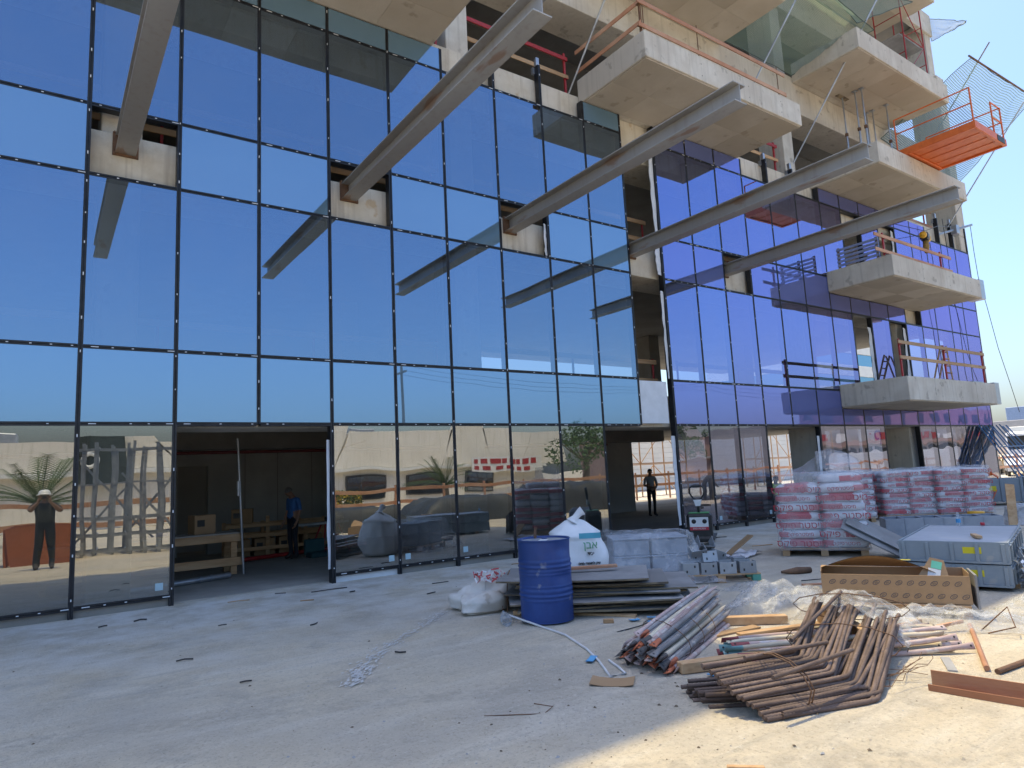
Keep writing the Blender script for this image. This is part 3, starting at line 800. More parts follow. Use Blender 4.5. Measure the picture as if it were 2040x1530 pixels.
person((5.0, 4.55, .022), -1.25, cloth('blue', (.05, .16, .42)), cloth('navy', (.02, .024, .035)), 'man in blue t-shirt looking down inside the left doorway', hair='hair_grey',
       J=dict(neck=(0, -.05, 1.50), head=(0, -.12, 1.565), top=(0, -.15, 1.64), nose=(0, -.19, 1.52), chin=(0, -.13, 1.49), nb=(0, -.01, 1.44), rpa=(.25, -.10, .82)))
person((18.0, 5.2, .022), -.4, cloth('grey', (.34, .35, .36)), cloth('black', (.02, .02, .022)), 'man in grey t-shirt standing inside the middle doorway', sc=.98,
       J=dict(lel=(-.25, .0, 1.13), lwr=(-.06, -.2, 1.06), lpa=(.01, -.21, 1.05), rel=(.25, .0, 1.13), rwr=(.08, -.2, 1.0), rpa=(.01, -.21, .98)))
VEST = surf('vest', ((.45, .8, .05), (.40, .72, .04)), .7, scale=8, bump=.2)
SIT = dict(pelvis=(0, .1, .48), spine=(0, .08, .66), chest=(0, .04, .85), nb=(0, .02, .98), neck=(0, -.01, 1.05), head=(0, -.05, 1.13), top=(0, -.05, 1.2), nose=(0, -.135, 1.12), chin=(0, -.1, 1.07),
           lsh=(-.18, .04, .94), rsh=(.18, .04, .94), lel=(-.25, -.02, .68), rel=(.25, -.02, .68), lwr=(-.14, -.25, .6), rwr=(.14, -.25, .6), lpa=(-.09, -.3, .58), rpa=(.09, -.3, .58),
           lhip=(-.09, .06, .45), rhip=(.09, .06, .45), lkn=(-.13, -.36, .50), rkn=(.13, -.36, .50), lan=(-.12, -.34, .09), ran=(.12, -.34, .09), lheel=(-.12, -.30, .045), rheel=(.12, -.30, .045), ltoe=(-.14, -.52, .035), rtoe=(.14, -.52, .035))
st_ = MB(); st_.box(-.25, .25, -.16, .2, 0, .38, ch=.01); st_.build('seat_block', M['block'], None, (20.4, 1.75, .022), -.6, 'grey block the man in the vest sits on', 'block')
person((20.4, 1.75, .022), -.6, cloth('dark', (.03, .03, .035)), cloth('dark2', (.03, .035, .05)), 'man in dark clothes and lime safety vest sitting in the right doorway', J=SIT, vest=VEST)
person((24.6, 8.2, .022), .9, cloth('blue2', (.10, .12, .28)), cloth('jeans', (.05, .07, .15)), 'man bending forward seen faintly through the glass right of the middle doorway',
       J=dict(chest=(0, -.24, 1.2), spine=(0, -.1, 1.08), nb=(0, -.34, 1.28), neck=(0, -.39, 1.32), head=(0, -.45, 1.38), top=(0, -.47, 1.45), nose=(0, -.54, 1.36), chin=(0, -.5, 1.31), lsh=(-.18, -.3, 1.26), rsh=(.18, -.3, 1.26), lel=(-.22, -.36, 1.0), rel=(.22, -.36, 1.0), lwr=(-.15, -.5, .85), rwr=(.15, -.5, .85), lpa=(-.13, -.54, .79), rpa=(.13, -.54, .79)))
# the photographer, right behind the phone (seen mirrored in the leftmost pane)
ph = person((-.02, -12.30, 0.0), math.pi, cloth('charcoal', (.035, .04, .045)), cloth('charcoal2', (.03, .032, .036)), 'man in white hard hat and dark clothes mirrored in leftmost ground pane', helmet=True, sc=1.06, bulk=1.28,
       J=dict(lel=(-.30, -.20, 1.25), rel=(.30, -.20, 1.25), lwr=(-.12, -.30, 1.47), rwr=(.12, -.30, 1.47), lpa=(-.10, -.315, 1.54), rpa=(.10, -.315, 1.54), lan=(-.13, .03, .09), ran=(.13, .03, .09)))

mb = MB(); mb.box(-.082, .082, -.006, .006, -.04, .04, ch=.005); mb.build('phone', M['black'], None, (-.02, -11.948, 1.70), 0, 'black phone held up by the man in the hard hat', 'phone')
# ------------------------------------------------------------------ what stands across the yard (mirrored in the glass)
M['cream'] = surf('cream_panel', ((.80, .75, .66), (.74, .69, .60), (.84, .80, .73)), .85, scale=.8, bump=.1, bscale=12, streak=((.36, .32, .26), .3), coords='Object')
M['darkjoint'] = plain('dark_joint', (.08, .075, .07), .8)
M['sign_dark'] = plain('sign_board', (.03, .04, .035), .5)
M['white_paint'] = plain('white_paint', (.78, .78, .76), .6)
M['pinkstone'] = surf('pink_stone', ((.42, .29, .24), (.36, .24, .20)), .85, scale=2, bump=.15)
M['greystone'] = surf('grey_render', ((.42, .40, .39), (.36, .35, .34)), .85, scale=1.2, bump=.1)
M['win'] = glass_mat('window_glass', (.12, .16, .18), (.8, .85, .9), .25)
ob = empty('warehouse', (0, -38, 0), 0, 'long cream panel warehouse mirrored in the ground floor glass', 'building')
PANEL = []
xx = -16.0; i = 0
while xx < 38:
    w = 4.4; sl = .5 if i % 2 else -.5; tp = 5.3+.5*((i % 3) == 1) if xx > 8.5 else 3.75+.3*((i % 3) == 1)
    mb = MB()
    mb.prism([(xx+.02+sl, 2.55), (xx+w-.02-sl, 2.55), (xx+w-.02+sl, tp), (xx+.02-sl, tp)], -.2, 0, 0, None, 'y')
    mb.build('wall_panel', M['cream'], ob); xx += w; i += 1
mb = MB(); mb.box(10.0, 38.5, -9, -.22, 0, 5.1); mb.build('wall', M['cream'], ob); mb = MB(); mb.box(-16.5, 9.99, -9, -.22, 0, 3.7); mb.build('wall', M['cream'], ob)
mb = MB(); mb.box(-16.5, 38.6, -9, .25, 2.3, 2.52, ch=.02); mb.build('canopy', M['white_paint'], ob)
for x in (9.5, 14.5, 19.6, 24.8, 30.2):
    mb = MB(); mb.box(x, x+2.6, -.25, -.1, .5, 2.0); f = mb.build('window', M['darkjoint'], ob); mb = MB(); mb.box(x+.1, x+2.5, -.1, -.06, .6, 1.9); mb.build('pane', M['win'], f)
for x in (-3.0, 11, 21):
    mb = MB(); zr = 3.7 if x < 0 else 5.1; mb.box(x, x+1.8, -5, -3, zr, zr+.6, ch=.05); mb.build('roof_plant', M['galv'], ob)
mb = MB(); mb.prism([(1.7, 1.9), (4.6, 1.9), (4.4, 4.05), (3.3, 4.1), (1.8, 3.8)], .02, .5, 0, None, 'y'); sgn = mb.build('sign_board', M['sign_dark'], ob)
lt = MB()   # white brush-like sign characters
lt.tube([(2.55-.55, .6, 5.1), (2.35-.5, .6, 4.6), (2.0-.4, .6, 4.0)], [.05, .14, .2], 6); lt.tube([(2.1, .6, 4.2), (2.6, .6, 4.75), (2.95, .6, 5.0)], [.14, .17, .1], 6); lt.tube([(2.4, .6, 5.3), (2.55, .6, 5.1), (2.65, .6, 5.35)], [.06, .12, .05], 6); lt.tube([(2.3, .6, 4.3), (2.6, .6, 4.0)], [.15, .08], 6)
ring = [(3.75+.45*math.cos(a), .6, 4.5+.5*math.sin(a)) for a in [i*2*math.pi/14 for i in range(14)]]
lt.tube(ring, .15, 6, closed=True); lt.tube([(3.5, .6, 5.0), (4.0, .6, 5.3), (4.35, .6, 5.35)], [.12, .16, .12], 6)
lt.xf(Matrix.Translation((1.15, 0, .32)) @ Matrix.Scale(.58, 4, (1, 0, 0)) @ Matrix.Scale(.58, 4, (0, 0, 1)))
lt.build('sign_lettering', M['white_paint'], sgn)
sb = empty('site_banner', (33.0, -37.4, 0), 0, 'white roadside banner with red print mirrored in the glass', 'banner')
mb = MB(); mb.box(-2.6, 5.0, -.05, 0, 1.9, 3.1); mb.build('banner_sheet', M['white_paint'], sb)
mb = MB()
for i in range(9): mb.box(-2.3+.75*i, -1.85+.75*i+.1*(i % 3), .002, .03, 2.55, 2.95); 
for i in range(7): mb.box(-2.3+.9*i, -1.75+.9*i, .002, .03, 2.05, 2.35)
mb.build('banner_print', M['redpaint'], sb)

ob2 = empty('arched_building', (66, -45, 0), 0, 'pink stone building with arched gable mirrored right of the middle doorway', 'building')
mb = MB(); mb.box(-8, 34, -10, 0, 0, 4.9); mb.build('wall', M['pinkstone'], ob2)
arch = [(-3.2+6.4*i/14, 4.92+2.2*math.sin(math.pi*i/14)) for i in range(15)]
mb = MB(); mb.prism(arch, -.6, .15, 0, None, 'y'); mb.build('gable', M['greystone'], ob2)
mb = MB(); mb.prism([(-2+4*i/14, 3.6+2.3*math.sin(math.pi*i/14)) for i in range(15)], .16, .22, 0, None, 'y'); mb.build('arched_window', M['win'], ob2)
for x in (-6.5, 5, 9.5, 14, 19, 24, 29):
    for z in (.4, 2.9):
        mb = MB(); mb.box(x, x+2.6, .0, .08, z, z+1.7); f = mb.build('window', M['white_paint'], ob2); mb = MB(); mb.box(x+.12, x+2.48, .08, .1, z+.12, z+1.58); mb.build('pane', M['win'], f)
mb = MB(); mb.box(-8.2, 34.2, -.3, .35, 2.4, 2.65, ch=.02); mb.build('cornice', M['greystone'], ob2)
mb = MB(); mb.box(3.6, 34.3, -10, .3, 4.9, 5.3, ch=.02); mb.build('cornice', M['greystone'], ob2)
ob3 = empty('shop_building', (104, -31, 0), 0, 'grey and pink shop row mirrored at the right end of the glass', 'building')
mb = MB(); mb.box(-34, 60, -12, 0, 0, 5.6); mb.build('wall', M['greystone'], ob3)
mb = MB(); mb.box(-34.2, 60, -.1, .5, 3.0, 3.5, ch=.02); mb.build('canopy', M['pinkstone'], ob3)
mb = MB(); mb.box(-20, 30, -9, -.5, 5.6, 8.2); mb.build('upper_wall', M['pinkstone'], ob3)
for i in range(20):
    x = -33+4.6*i
    mb = MB(); mb.box(x, x+3.4, 0, .06, .3, 2.7); f = mb.build('shop_window', M['darkjoint'], ob3); mb = MB(); mb.box(x+.1, x+3.3, .06, .08, .4, 2.6); mb.build('pane', M['win'], f)
    mb = MB(); mb.box(x+.3, x+2.9, .5, .54, 3.52, 4.3); mb.build('shop_sign', (M['redpaint'], M['white_paint'], M['greystone'])[i % 3], ob3)
    if -5 < i-4 < 11: mb = MB(); mb.box(x, x+2.2, -.5, -.44, 6.1, 7.4); mb.build('window', M['win'], ob3)

# trees: trunk, limbs, leaf faces
def leaf_mat(name, a, b):
    return surf(name, (a, b, tuple(c*.7 for c in a)), .65, scale=3, bump=0, vary=0)
M['leaf'] = leaf_mat('leaf', (.05, .11, .025), (.09, .16, .04)); M['leaf2'] = leaf_mat('palm_leaf', (.07, .12, .03), (.12, .17, .06)); M['bark'] = surf('bark', ((.12, .09, .06), (.18, .14, .10)), .9, scale=12, bump=.5)
def tree(loc, h, r, label, seed, n=2600):
    rn = random.Random(seed); t = empty('tree', loc, 0, label, 'tree', 'trees across the yard')
    mb = MB(); mb.tube([(0, 0, 0), (.1, 0, h*.3), (.05, .1, h*.55)], [.22, .17, .1], 8)
    for i in range(7):
        a = i*.9; mb.tube([(.07, .05, h*.38+.05*i), (r*.4*math.cos(a), r*.4*math.sin(a), h*.58), (r*.75*math.cos(a), r*.75*math.sin(a), h*.75)], [.09, .06, .02], 6)
    mb.build('trunk', M['bark'], t)
    cl = [(rn.gauss(0, r*.42), rn.gauss(0, r*.42), h*.7+rn.gauss(0, h*.13), rn.uniform(.35, .6)*r*.6) for _ in range(16)]
    mb = MB()
    for _ in range(n):
        c = rn.choice(cl); d = Vector((rn.gauss(0, 1), rn.gauss(0, 1), rn.gauss(0, 1))).normalized()*c[3]*rn.uniform(.7, 1.05)
        p = Vector(c[:3])+d; s = rn.uniform(.08, .16); u = Vector((rn.gauss(0, 1), rn.gauss(0, 1), rn.gauss(0, 1))).normalized(); w = u.cross(Vector((rn.gauss(0, 1), rn.gauss(0, 1), rn.gauss(0, 1)))).normalized()
        mb.add([p-u*s, p+w*s*.5, p+u*s, p-w*s*.5], [(0, 1, 2, 3)], 0)
    mb.build('crown', M['leaf'], t)
def palm(loc, h, L, label, seed, n=34):
    rn = random.Random(seed); t = empty('palm_tree', loc, 0, label, 'palm', 'palms across the yard')
    mb = MB(); mb.tube([(0, 0, 0), (.05, 0, h*.5), (0, 0, h)], [.24, .2, .16], 9); mb.build('trunk', M['bark'], t)
    for i in range(n):
        a = rn.uniform(0, 6.28); up = rn.uniform(.1, 1.4); mb = MB(); pts = []
        for k in range(7):
            s = k/6*L; pts.append(Vector((math.cos(a)*math.cos(up)*s, math.sin(a)*math.cos(up)*s, h+math.sin(up)*s-.16*(s**2)/L*1.6)))
        mb.tube(pts, [.02, .018, .015, .012, .01, .008, .004], 4)
        for k in range(1, 26):
            f = k/26*6; i0 = min(5, int(f)); p = pts[i0].lerp(pts[i0+1], f-i0); d = (pts[i0+1]-pts[i0]).normalized(); sd = d.cross(Vector((0, 0, 1))).normalized()
            for q in (-1, 1):
                e = p+sd*q*.32*(1-.3*k/26)+d*.2+Vector((0, 0, -.06)); mb.add([p-d*.015, p+d*.02, e], [(0, 1, 2)], 0)
        mb.build('frond', M['leaf2'], t)
tree((40, -34, 0), 6.0, 2.9, 'round dark green tree mirrored left of the middle doorway', 3)
tree((61, -40, 0), 5.6, 1.9, 'smaller green tree mirrored beside the arched building', 5, 1600)
palm((-.2, -27, 0), 1.3, 2.3, 'bushy palm mirrored behind the man in the hard hat', 4)
palm((21.5, -27, 0), 1.3, 2.4, 'bushy palm mirrored behind the orange guard rail', 9)
hg = MB(); rn = random.Random(2)
for _ in range(1500):
    p = Vector((rn.uniform(15.2, 18.2), rn.uniform(-33, -32.2), rn.uniform(.1, 1.2))); u = Vector((rn.gauss(0, 1), rn.gauss(0, 1), rn.gauss(0, 1))).normalized()*.09; w = u.orthogonal()*.5
    hg.add([p-u, p+w, p+u, p-w], [(0, 1, 2, 3)], 0 if rn.random() < .6 else 1)
hg.build('hedge', [M['leaf2'], plain('yellow_flower', (.6, .42, .03), .6)], None, None, 0, 'hedge with yellow flowers mirrored beside the left doorway', 'hedge')

# orange board fence along the street side
def board_fence(x0, x1, y, label):
    r = empty('board_fence', (x0, y, 0), 0, label, 'fence', 'orange site fences along the street'); L = x1-x0
    for z in (.78, 1.32):
        x = 0
        while x < L:
            mb = MB(); w = min(3.9, L-x); mb.box(x, x+w-.02, .03, .06, z-.07, z+.07, ch=.005); mb.build('board', M['boardred'], r); x += 3.9
    n = int(L/2.6)+1
    for i in range(n):
        mb = MB(); xx = .1+(L-.2)*i/(n-1); mb.box(xx-.05, xx+.05, -.04, .028, 0, 1.5, ch=.006); mb.build('post', M['boardred'], r)
board_fence(-8, 5.2, -18.2, 'orange board fence mirrored behind the galvanised cage')
board_fence(5.6, 29, -17.2, 'orange board fence mirrored across the glass between the left and middle doorways')
board_fence(30, 60, -15.2, 'orange board fence mirrored in the glass right of the middle doorway')
# galvanised cage of studs
cg = empty('stud_cage', (1.3, -16.6, 0), .1, 'tall cage of galvanised steel studs mirrored beside the left doorway', 'steel frame')
rn = random.Random(12)
for i in range(9):
    for j in range(3):
        x, y = .06+.33*i+rn.uniform(-.07, .07), .7*j; mb = MB(); mb.box(x-.032, x+.032, y-.03, y+.03, 0, 2.95+rn.uniform(-.1, .15)); mb.build('stud', M['galv'], cg)
for z in (.1, .55, 1.0, 1.9, 2.85):
    for j in range(3):
        mb = MB(); mb.box(-.1, 2.85, .7*j+.031, .7*j+.06, z-.025, z+.025); mb.build('track', M['galv'], cg)
    for i in range(5):
        mb = MB(); mb.box(.05+.62*i+.046, .05+.62*i+.075, -.1, 1.5, z+.03, z+.07); mb.build('track', M['galv'], cg)
for a, b in (((.1, -.05, .2), (1.3, -.05, 1.7)), ((1.4, -.05, .6), (2.7, -.05, 2.7)), ((.3, .72, 2.6), (1.9, .72, .4)), ((2.6, 1.45, .2), (1.2, 1.45, 2.2))):
    mb = MB(); mb.bar(a, b, .05, .05); mb.build('brace', M['galv'], cg)
sk = empty('waste_skip', (-.1, -15.6, 0), .05, 'rust red waste skip mirrored behind the man in the hard hat', 'skip')
mb = MB(); mb.prism([(-.4, 0), (1.2, 0), (1.4, .9), (-.6, .9)], 0, .06, 0, None, 'y'); mb.prism([(-.4, 0), (1.2, 0), (1.4, .9), (-.6, .9)], 1.3, 1.36, 0, None, 'y'); mb.box(-.4, 1.2, .06, 1.3, .02, .06); mb.bar((-.5, .68, .0), (-.6, .68, .9), 1.24, .05, up=(1, 0, 0)); mb.bar((1.3, .68, .0), (1.4, .68, .9), 1.24, .05, up=(1, 0, 0))
mb.build('skip_body', surf('skip_rust', ((.36, .11, .05), (.28, .09, .04)), .7, scale=5, bump=.2), sk)
# overhead lines
for i, (y, z) in enumerate(((-27.0, 9.2), (-27.6, 9.0), (-28.2, 8.8))):
    mb = MB(); pts = []
    for s in range(4):
        x0 = 19+30*s
        for k in range(12): pts.append((x0+2.5*k, y, z-.9*(1-((k-6)/6)**2)))
    mb.tube(pts, .011, 4); mb.build('power_line', M['black'], None, None, 0, 'thin overhead power line mirrored in the glass, %s of three' % ('nearest', 'middle', 'farthest')[i], 'cable', 'overhead lines across the yard')

up_ = empty('utility_pole', (19, -27.6, 0), 0, 'wooden utility pole mirrored where the overhead lines start', 'pole')
mb = MB(); mb.tube([(0, 0, 0), (0, 0, 9.4)], [.13, .09], 10); mb.build('pole_shaft', M['bark'], up_)
mb = MB(); mb.box(-.05, .05, -.75, .75, 8.75, 8.87); mb.build('cross_arm', M['bark'], up_)
# ------------------------------------------------------------------ behind the building
M['cladding'] = surf('white_cladding', ((.80, .78, .72), (.74, .72, .66)), .6, scale=.7, bump=.03)
bb_ = empty('clad_hall', (22, 25, 0), 0, 'white horizontally clad hall seen through the middle and right doorways', 'building')
for i in range(16):
    mb = MB(); mb.box(0, 44, -.04+.004*(i % 2), .2, .05+.4*i, .44+.4*i, ch=.012); mb.build('cladding_panel', M['cladding'], bb_)
mb = MB(); mb.box(0, 44, .21, 12, 0, 6.4); mb.build('wall', M['cladding'], bb_)
sgb = empty('sign_hall', (67, 22, 0), 0, 'white panelled hall with large blue letters seen through the right end glass', 'building')
for i in range(9):
    for j in range(5):
        mb = MB(); mb.box(-2+1.5*i+.01, -.51+1.5*i, 0, .1, .02+1.05*j, 1.04+1.05*j, ch=.01); mb.build('wall_panel', M['cladding'], sgb)
mb = MB(); mb.box(-2, 11.5, .11, 9, 0, 5.25); mb.build('wall', M['greystone'], sgb)
place_text('cynca', 2.1, plain('blue_letter', (.02, .10, .45), .4), sgb, (3.2, -.03, 4.0), (math.pi/2, 0, 0), .03, 'sign_lettering')
# yellow steel scaffold between the buildings
def scaffold(loc, n, label):
    r = empty('scaffold', loc, 0, label, 'scaffold', 'yellow scaffolds behind the building'); ym = M['wood']
    for i in range(n+1):
        for y in (0, .9):
            mb = MB(); mb.tube([(2.1*i, y, 0), (2.1*i, y, 4.2)], .04, 8); mb.build('standard', ym, r)
    for i in range(n):
        for z in (1.95, 4.0):
            for y in (0, .9):
                mb = MB(); mb.tube([(2.1*i, y, z), (2.1*i+2.1, y, z)], .025, 6); mb.build('ledger', ym, r)
        mb = MB(); mb.tube([(2.1*i, 0, 2.0+(i % 2)*2), (2.1*i+2.1, 0, 2.0+((i+1) % 2)*2)], .025, 6); mb.build('brace', ym, r)
        mb = MB(); mb.tube([(2.1*i, .9, .1+(i % 2)*1.8), (2.1*i+2.1, .9, .1+((i+1) % 2)*1.8)], .025, 6); mb.build('brace', ym, r)
        mb = MB(); mb.box(2.1*i+.03, 2.1*i+2.07, .05, .85, 2.0, 2.05); mb.build('deck', ym, r)
scaffold((26.0, 17.5, 0), 4, 'yellow scaffold seen through the middle doorway')
scaffold((42.5, 18.0, 0), 5, 'yellow scaffold seen through the right doorway')
board_fence(24, 64, 14.6, 'brown board fence behind the building seen through the doorways')
# red notices on the fence behind the right doorway
for i, (x, w, txt) in enumerate(((43.2, 1.5, 'הרינכ'), (47.3, 2.2, 'הסינכ'))):
    sn = empty('site_notice', (x, 14.55, 0), 0, ('tall red notice with white lines', 'wide white notice with red letters')[i] + ' on the fence behind the right doorway', 'sign')
    mb = MB(); mb.box(-w/2, w/2, -.03, 0, .1 if i == 0 else .75, 1.45); mb.build('notice_board', (M['redpaint'], M['white_paint'])[i], sn)
    if i == 0:
        mb = MB()
        for k in range(4): mb.box(-w/2+.2, w/2-.2-.2*(k % 2), -.036, -.031, 1.2-.2*k, 1.28-.2*k)
        mb.box(-.6, .6, -.036, -.031, .15, .42); mb.build('notice_print', M['white_paint'], sn)
    else: place_text(txt, .5, M['redpaint'], sn, (0, -.035, 1.1), (math.pi/2, 0, 0), .004, 'notice_print')
# pale office block with blue window bands, far behind
fb = empty('office_block', (86, 42, 0), 0, 'distant white block with blue window bands seen through the open upper bay', 'building')
for i in range(6):
    mb = MB(); mb.box(0, 34, 0, 14, 3.6*i, 3.6*i+1.7); mb.build('white_band', M['cladding'], fb)
    mb = MB(); mb.box(.2, 33.8, .2, 13.8, 3.6*i+1.7, 3.6*i+3.6); mb.build('window_band', glass_mat('band_glass%d' % i, (.1, .2, .3), (.4, .7, .95), .5), fb)

# ------------------------------------------------------------------ beyond the right end of the wall
wh = empty('low_hall', (78, 2, 0), 0, 'pale low hall with a flat roof at the far right edge', 'building')
mb = MB(); mb.box(0, 30, -14, 26, 0, 4.6, ch=.05); mb.build('wall', M['greystone'], wh)
mb = MB(); mb.box(-.1, 1, 3.5, 8.5, 4.62, 5.5, ch=.05); mb.build('roof_sign', M['sign_dark'], wh)
mb = MB(); mb.box(6, 20, 2, 14, 4.62, 6.2, ch=.05); mb.build('roof_plant', plain('pale_blue', (.30, .38, .52), .6), wh)
bw = MB(); bw.box(64, 64.25, -25, 24, 0, 2.1, ch=.02); bw.build('boundary_wall', M['cladding'], None, None, 0, 'long pale boundary wall at the far right edge', 'wall')
def vehicle(kind, loc, rz, col, label):
    v = empty(kind, loc, rz, label, 'truck' if kind == 'truck' else 'car', 'vehicles on the far road')
    pm = plain('paint_%s' % label[:14], col, .3, coat=.5)
    if kind == 'truck':
        mb = MB(); mb.box(-1.2, 1.2, -2.2, -.2, .7, 3.0, ch=.15); mb.build('cab', pm, v)
        mb = MB(); mb.box(-1.08, 1.08, -2.215, -2.19, 1.75, 2.7, ch=.01); mb.build('windscreen', M['black'], v)
        mb = MB(); mb.box(-1.215, -1.19, -1.9, -.9, 1.75, 2.6); mb.build('side_window', M['black'], v)
        mb = MB(); mb.box(-1.22, 1.22, -.1, 4.8, .95, 3.4, ch=.04); mb.build('cargo_box', M['cladding'], v)
        mb = MB(); mb.box(-1.1, 1.1, -2.26, -2.2, .75, 1.25, ch=.02); mb.build('grille', M['black'], v)
        wy = (-1.4, 3.2); wr = .48; hl = (-.95, .95, -2.23, 1.0)
    else:
        prof = [(-2.1, .35), (-2.1, .75), (-1.3, .92), (-.75, 1.42), (.75, 1.45), (1.5, .98), (2.1, .9), (2.1, .35)]
        mb = MB(); mb.prism(prof, -.85, .85, 0, None, 'x'); mb.build('body', pm, v)
        mb = MB(); mb.prism([(-1.15, .95), (-.72, 1.36), (.7, 1.38), (1.3, .98)], -.86, .86, 0, None, 'x'); mb.build('window', M['black'], v)
        wy = (-1.3, 1.3); wr = .32; hl = (-.6, .6, -2.11, .7)
    for y in wy:
        for s in (-1, 1):
            mb = MB(); mb.lathe([(0, -.1), (wr*.6, -.1), (wr, -.08), (wr, .08), (wr*.6, .1), (0, .1)], 18, 0, Matrix.Translation((s*(.78 if kind == 'car' else 1.05), y, wr)) @ Matrix.Rotation(math.pi/2, 4, 'Y')); mb.build('wheel', M['black'], v)
    for s in hl[:2]:
        mb = MB(); mb.box(s-.15, s+.15, hl[2]-.02, hl[2]+.02, hl[3]-.08, hl[3]+.08, ch=.01); mb.build('headlight', M['white_paint'], v)
vehicle('truck', (58.5, 6.2, 0), -1.4, (.75, .76, .78), 'white box truck at the far right edge')
vehicle('car', (54.0, 5.6, 0), -1.2, (.7, .7, .72), 'white car in front of the far truck')
vehicle('car', (57.5, 8.9, 0), -1.3, (.62, .63, .66), 'silver car left of the far truck')
vehicle('car', (61.5, 9.8, 0), -1.5, (.55, .30, .04), 'orange yellow car behind the silver car')
board_fence(38.5, 56, 3.6, 'brown board fence right of the blue leaning frames')
py = empty('lattice_pylon', (150, 17, 0), 0, 'lattice power pylon on the skyline at the right edge', 'pylon')
mb = MB()
for s in (-1, 1):
    for t in (-1, 1): mb.bar((s*1.3, t*1.3, 0), (s*.35, t*.35, 17), .16, .16)
for i in range(9):
    z = 1.9*i; w0 = 1.3-.95*z/17; w1 = 1.3-.95*(z+1.9)/17
    for t in (-1, 1):
        mb.bar((-w0, t*w0, z), (w1, t*w1, z+1.9), .09, .09); mb.bar((t*w0, -w0, z), (t*w1, w1, z+1.9), .09, .09); mb.bar((w0, t*w0, z), (-w1, t*w1, z+1.9), .09, .09)
mb.build('tower', M['galv'], py)
for z in (10.5, 13, 15.5): mb = MB(); mb.bar((0, -2.2, z), (0, 2.2, z), .15, .15); mb.build('cross_arm', M['galv'], py)
for i in range(5):
    mb = MB(); y1 = -6-2.5*i; z1 = 20+3*i
    mb.tube([(150, 17-2+i, 10.5+1.2*i), (120, (17+y1)/2, 10+i), (95, y1, z1)], .04, 4); mb.build('power_line', M['black'], None, None, 0, 'thin power line on the sky beside the pylon, %s' % ('lowest', 'second lowest', 'middle', 'second highest', 'highest')[i], 'cable', 'power lines at the pylon')
# ------------------------------------------------------------------ things in the yard
def frame(o, xd, yd=None):
    """matrix with origin o, x along xd (ground direction), z up"""
    x = Vector((xd[0], xd[1], 0)).normalized(); y = Vector((-x.y, x.x, 0))
    return Matrix(((x.x, y.x, 0, o[0]), (x.y, y.y, 0, o[1]), (0, 0, 1, o[2] if len(o) > 2 else 0), (0, 0, 0, 1)))
def ang(xd): return math.atan2(xd[1], xd[0])

# --- blue steel drum
M['drum'] = surf('drum_blue', ((.010, .045, .20), (.018, .065, .26), (.008, .030, .13)), .5, scale=5, bump=.12, bscale=8, spots=((.30, .30, .32), 6, .64, .5), coat=.1)
M['drumtop'] = surf('drum_dust', ((.30, .31, .32), (.20, .23, .30), (.42, .41, .38)), .8, scale=9, bump=.1, spots=((.03, .08, .28), 5, .58, .8))
dr = empty('steel_drum', (5.07, -5.24, 0), .3, 'dented blue steel drum standing in front of the plywood stack', 'drum')
prof = [(.0, .006), (.285, .006), (.293, .0), (.297, .012), (.290, .025)]
def drum_r(z):
    r = .288
    for zc in (.30, .61):
        for k, d in ((-.045, .5), (0, 1.0), (.045, .5)):
            r += .011*d*math.exp(-((z-zc-k)/.012)**2)
    for zc in (.36, .40, .53, .67): r += .004*math.exp(-((z-zc)/.010)**2)
    return r
zs = [.03+.008*i for i in range(106)]
mb = MB(); n = 72
def dent(a, z):
    def bump_(ca, cz, wa, wz): return math.exp(-((((a-ca+math.pi) % (2*math.pi))-math.pi)/wa)**2-((z-cz)/wz)**2)
    return -.022*bump_(4.55, .80, .45, .07) - .016*bump_(4.5, .50, .38, .06) - .006*bump_(5.3, .72, .3, .1)
rows = [(.02, None)] + [(z, drum_r(z)) for z in zs] + [(.885, .290), (.893, .297), (.90, .293), (.893, .284), (.876, .281)]
vs = []
for z, r in rows:
    r = r or .290
    for k in range(n):
        a = 2*math.pi*k/n; rr = r + dent(a, z)
        vs.append((rr*math.cos(a), rr*math.sin(a), z))
fs = [(i*n+k, i*n+(k+1) % n, (i+1)*n+(k+1) % n, (i+1)*n+k) for i in range(len(rows)-1) for k in range(n)]
mb.add(vs, fs, 0, True); mb.add(vs[:n], [tuple(reversed(range(n)))], 0)
mb.build('drum_body', M['drum'], dr)
mb = MB(); mb.lathe([(0, .872), (.15, .874), (.279, .876)], 48); mb.build('drum_lid', M['drumtop'], dr)
mb = MB(); mb.lathe([(.0, .89), (.03, .89), (.034, .876)], 16, 0, Matrix.Translation((.16, .1, 0))); mb.build('bung', M['drum'], dr)
mb = MB(); mb.box(-.06, .06, -.045, .045, .877, .881, 0, Matrix.Rotation(.4, 4, 'Z')); mb.build('label_sheet', M['white'], dr)
mb = MB(); mb.tube([(.12, .20, .88), (.125, .205, .93), (.14, .21, .97), (.15, .2, 1.0)], [.016, .02, .014, .02], 7); mb.build('cable_stub', M['rust'], dr)

dr.scale = (1.1, 1.1, 1.08)
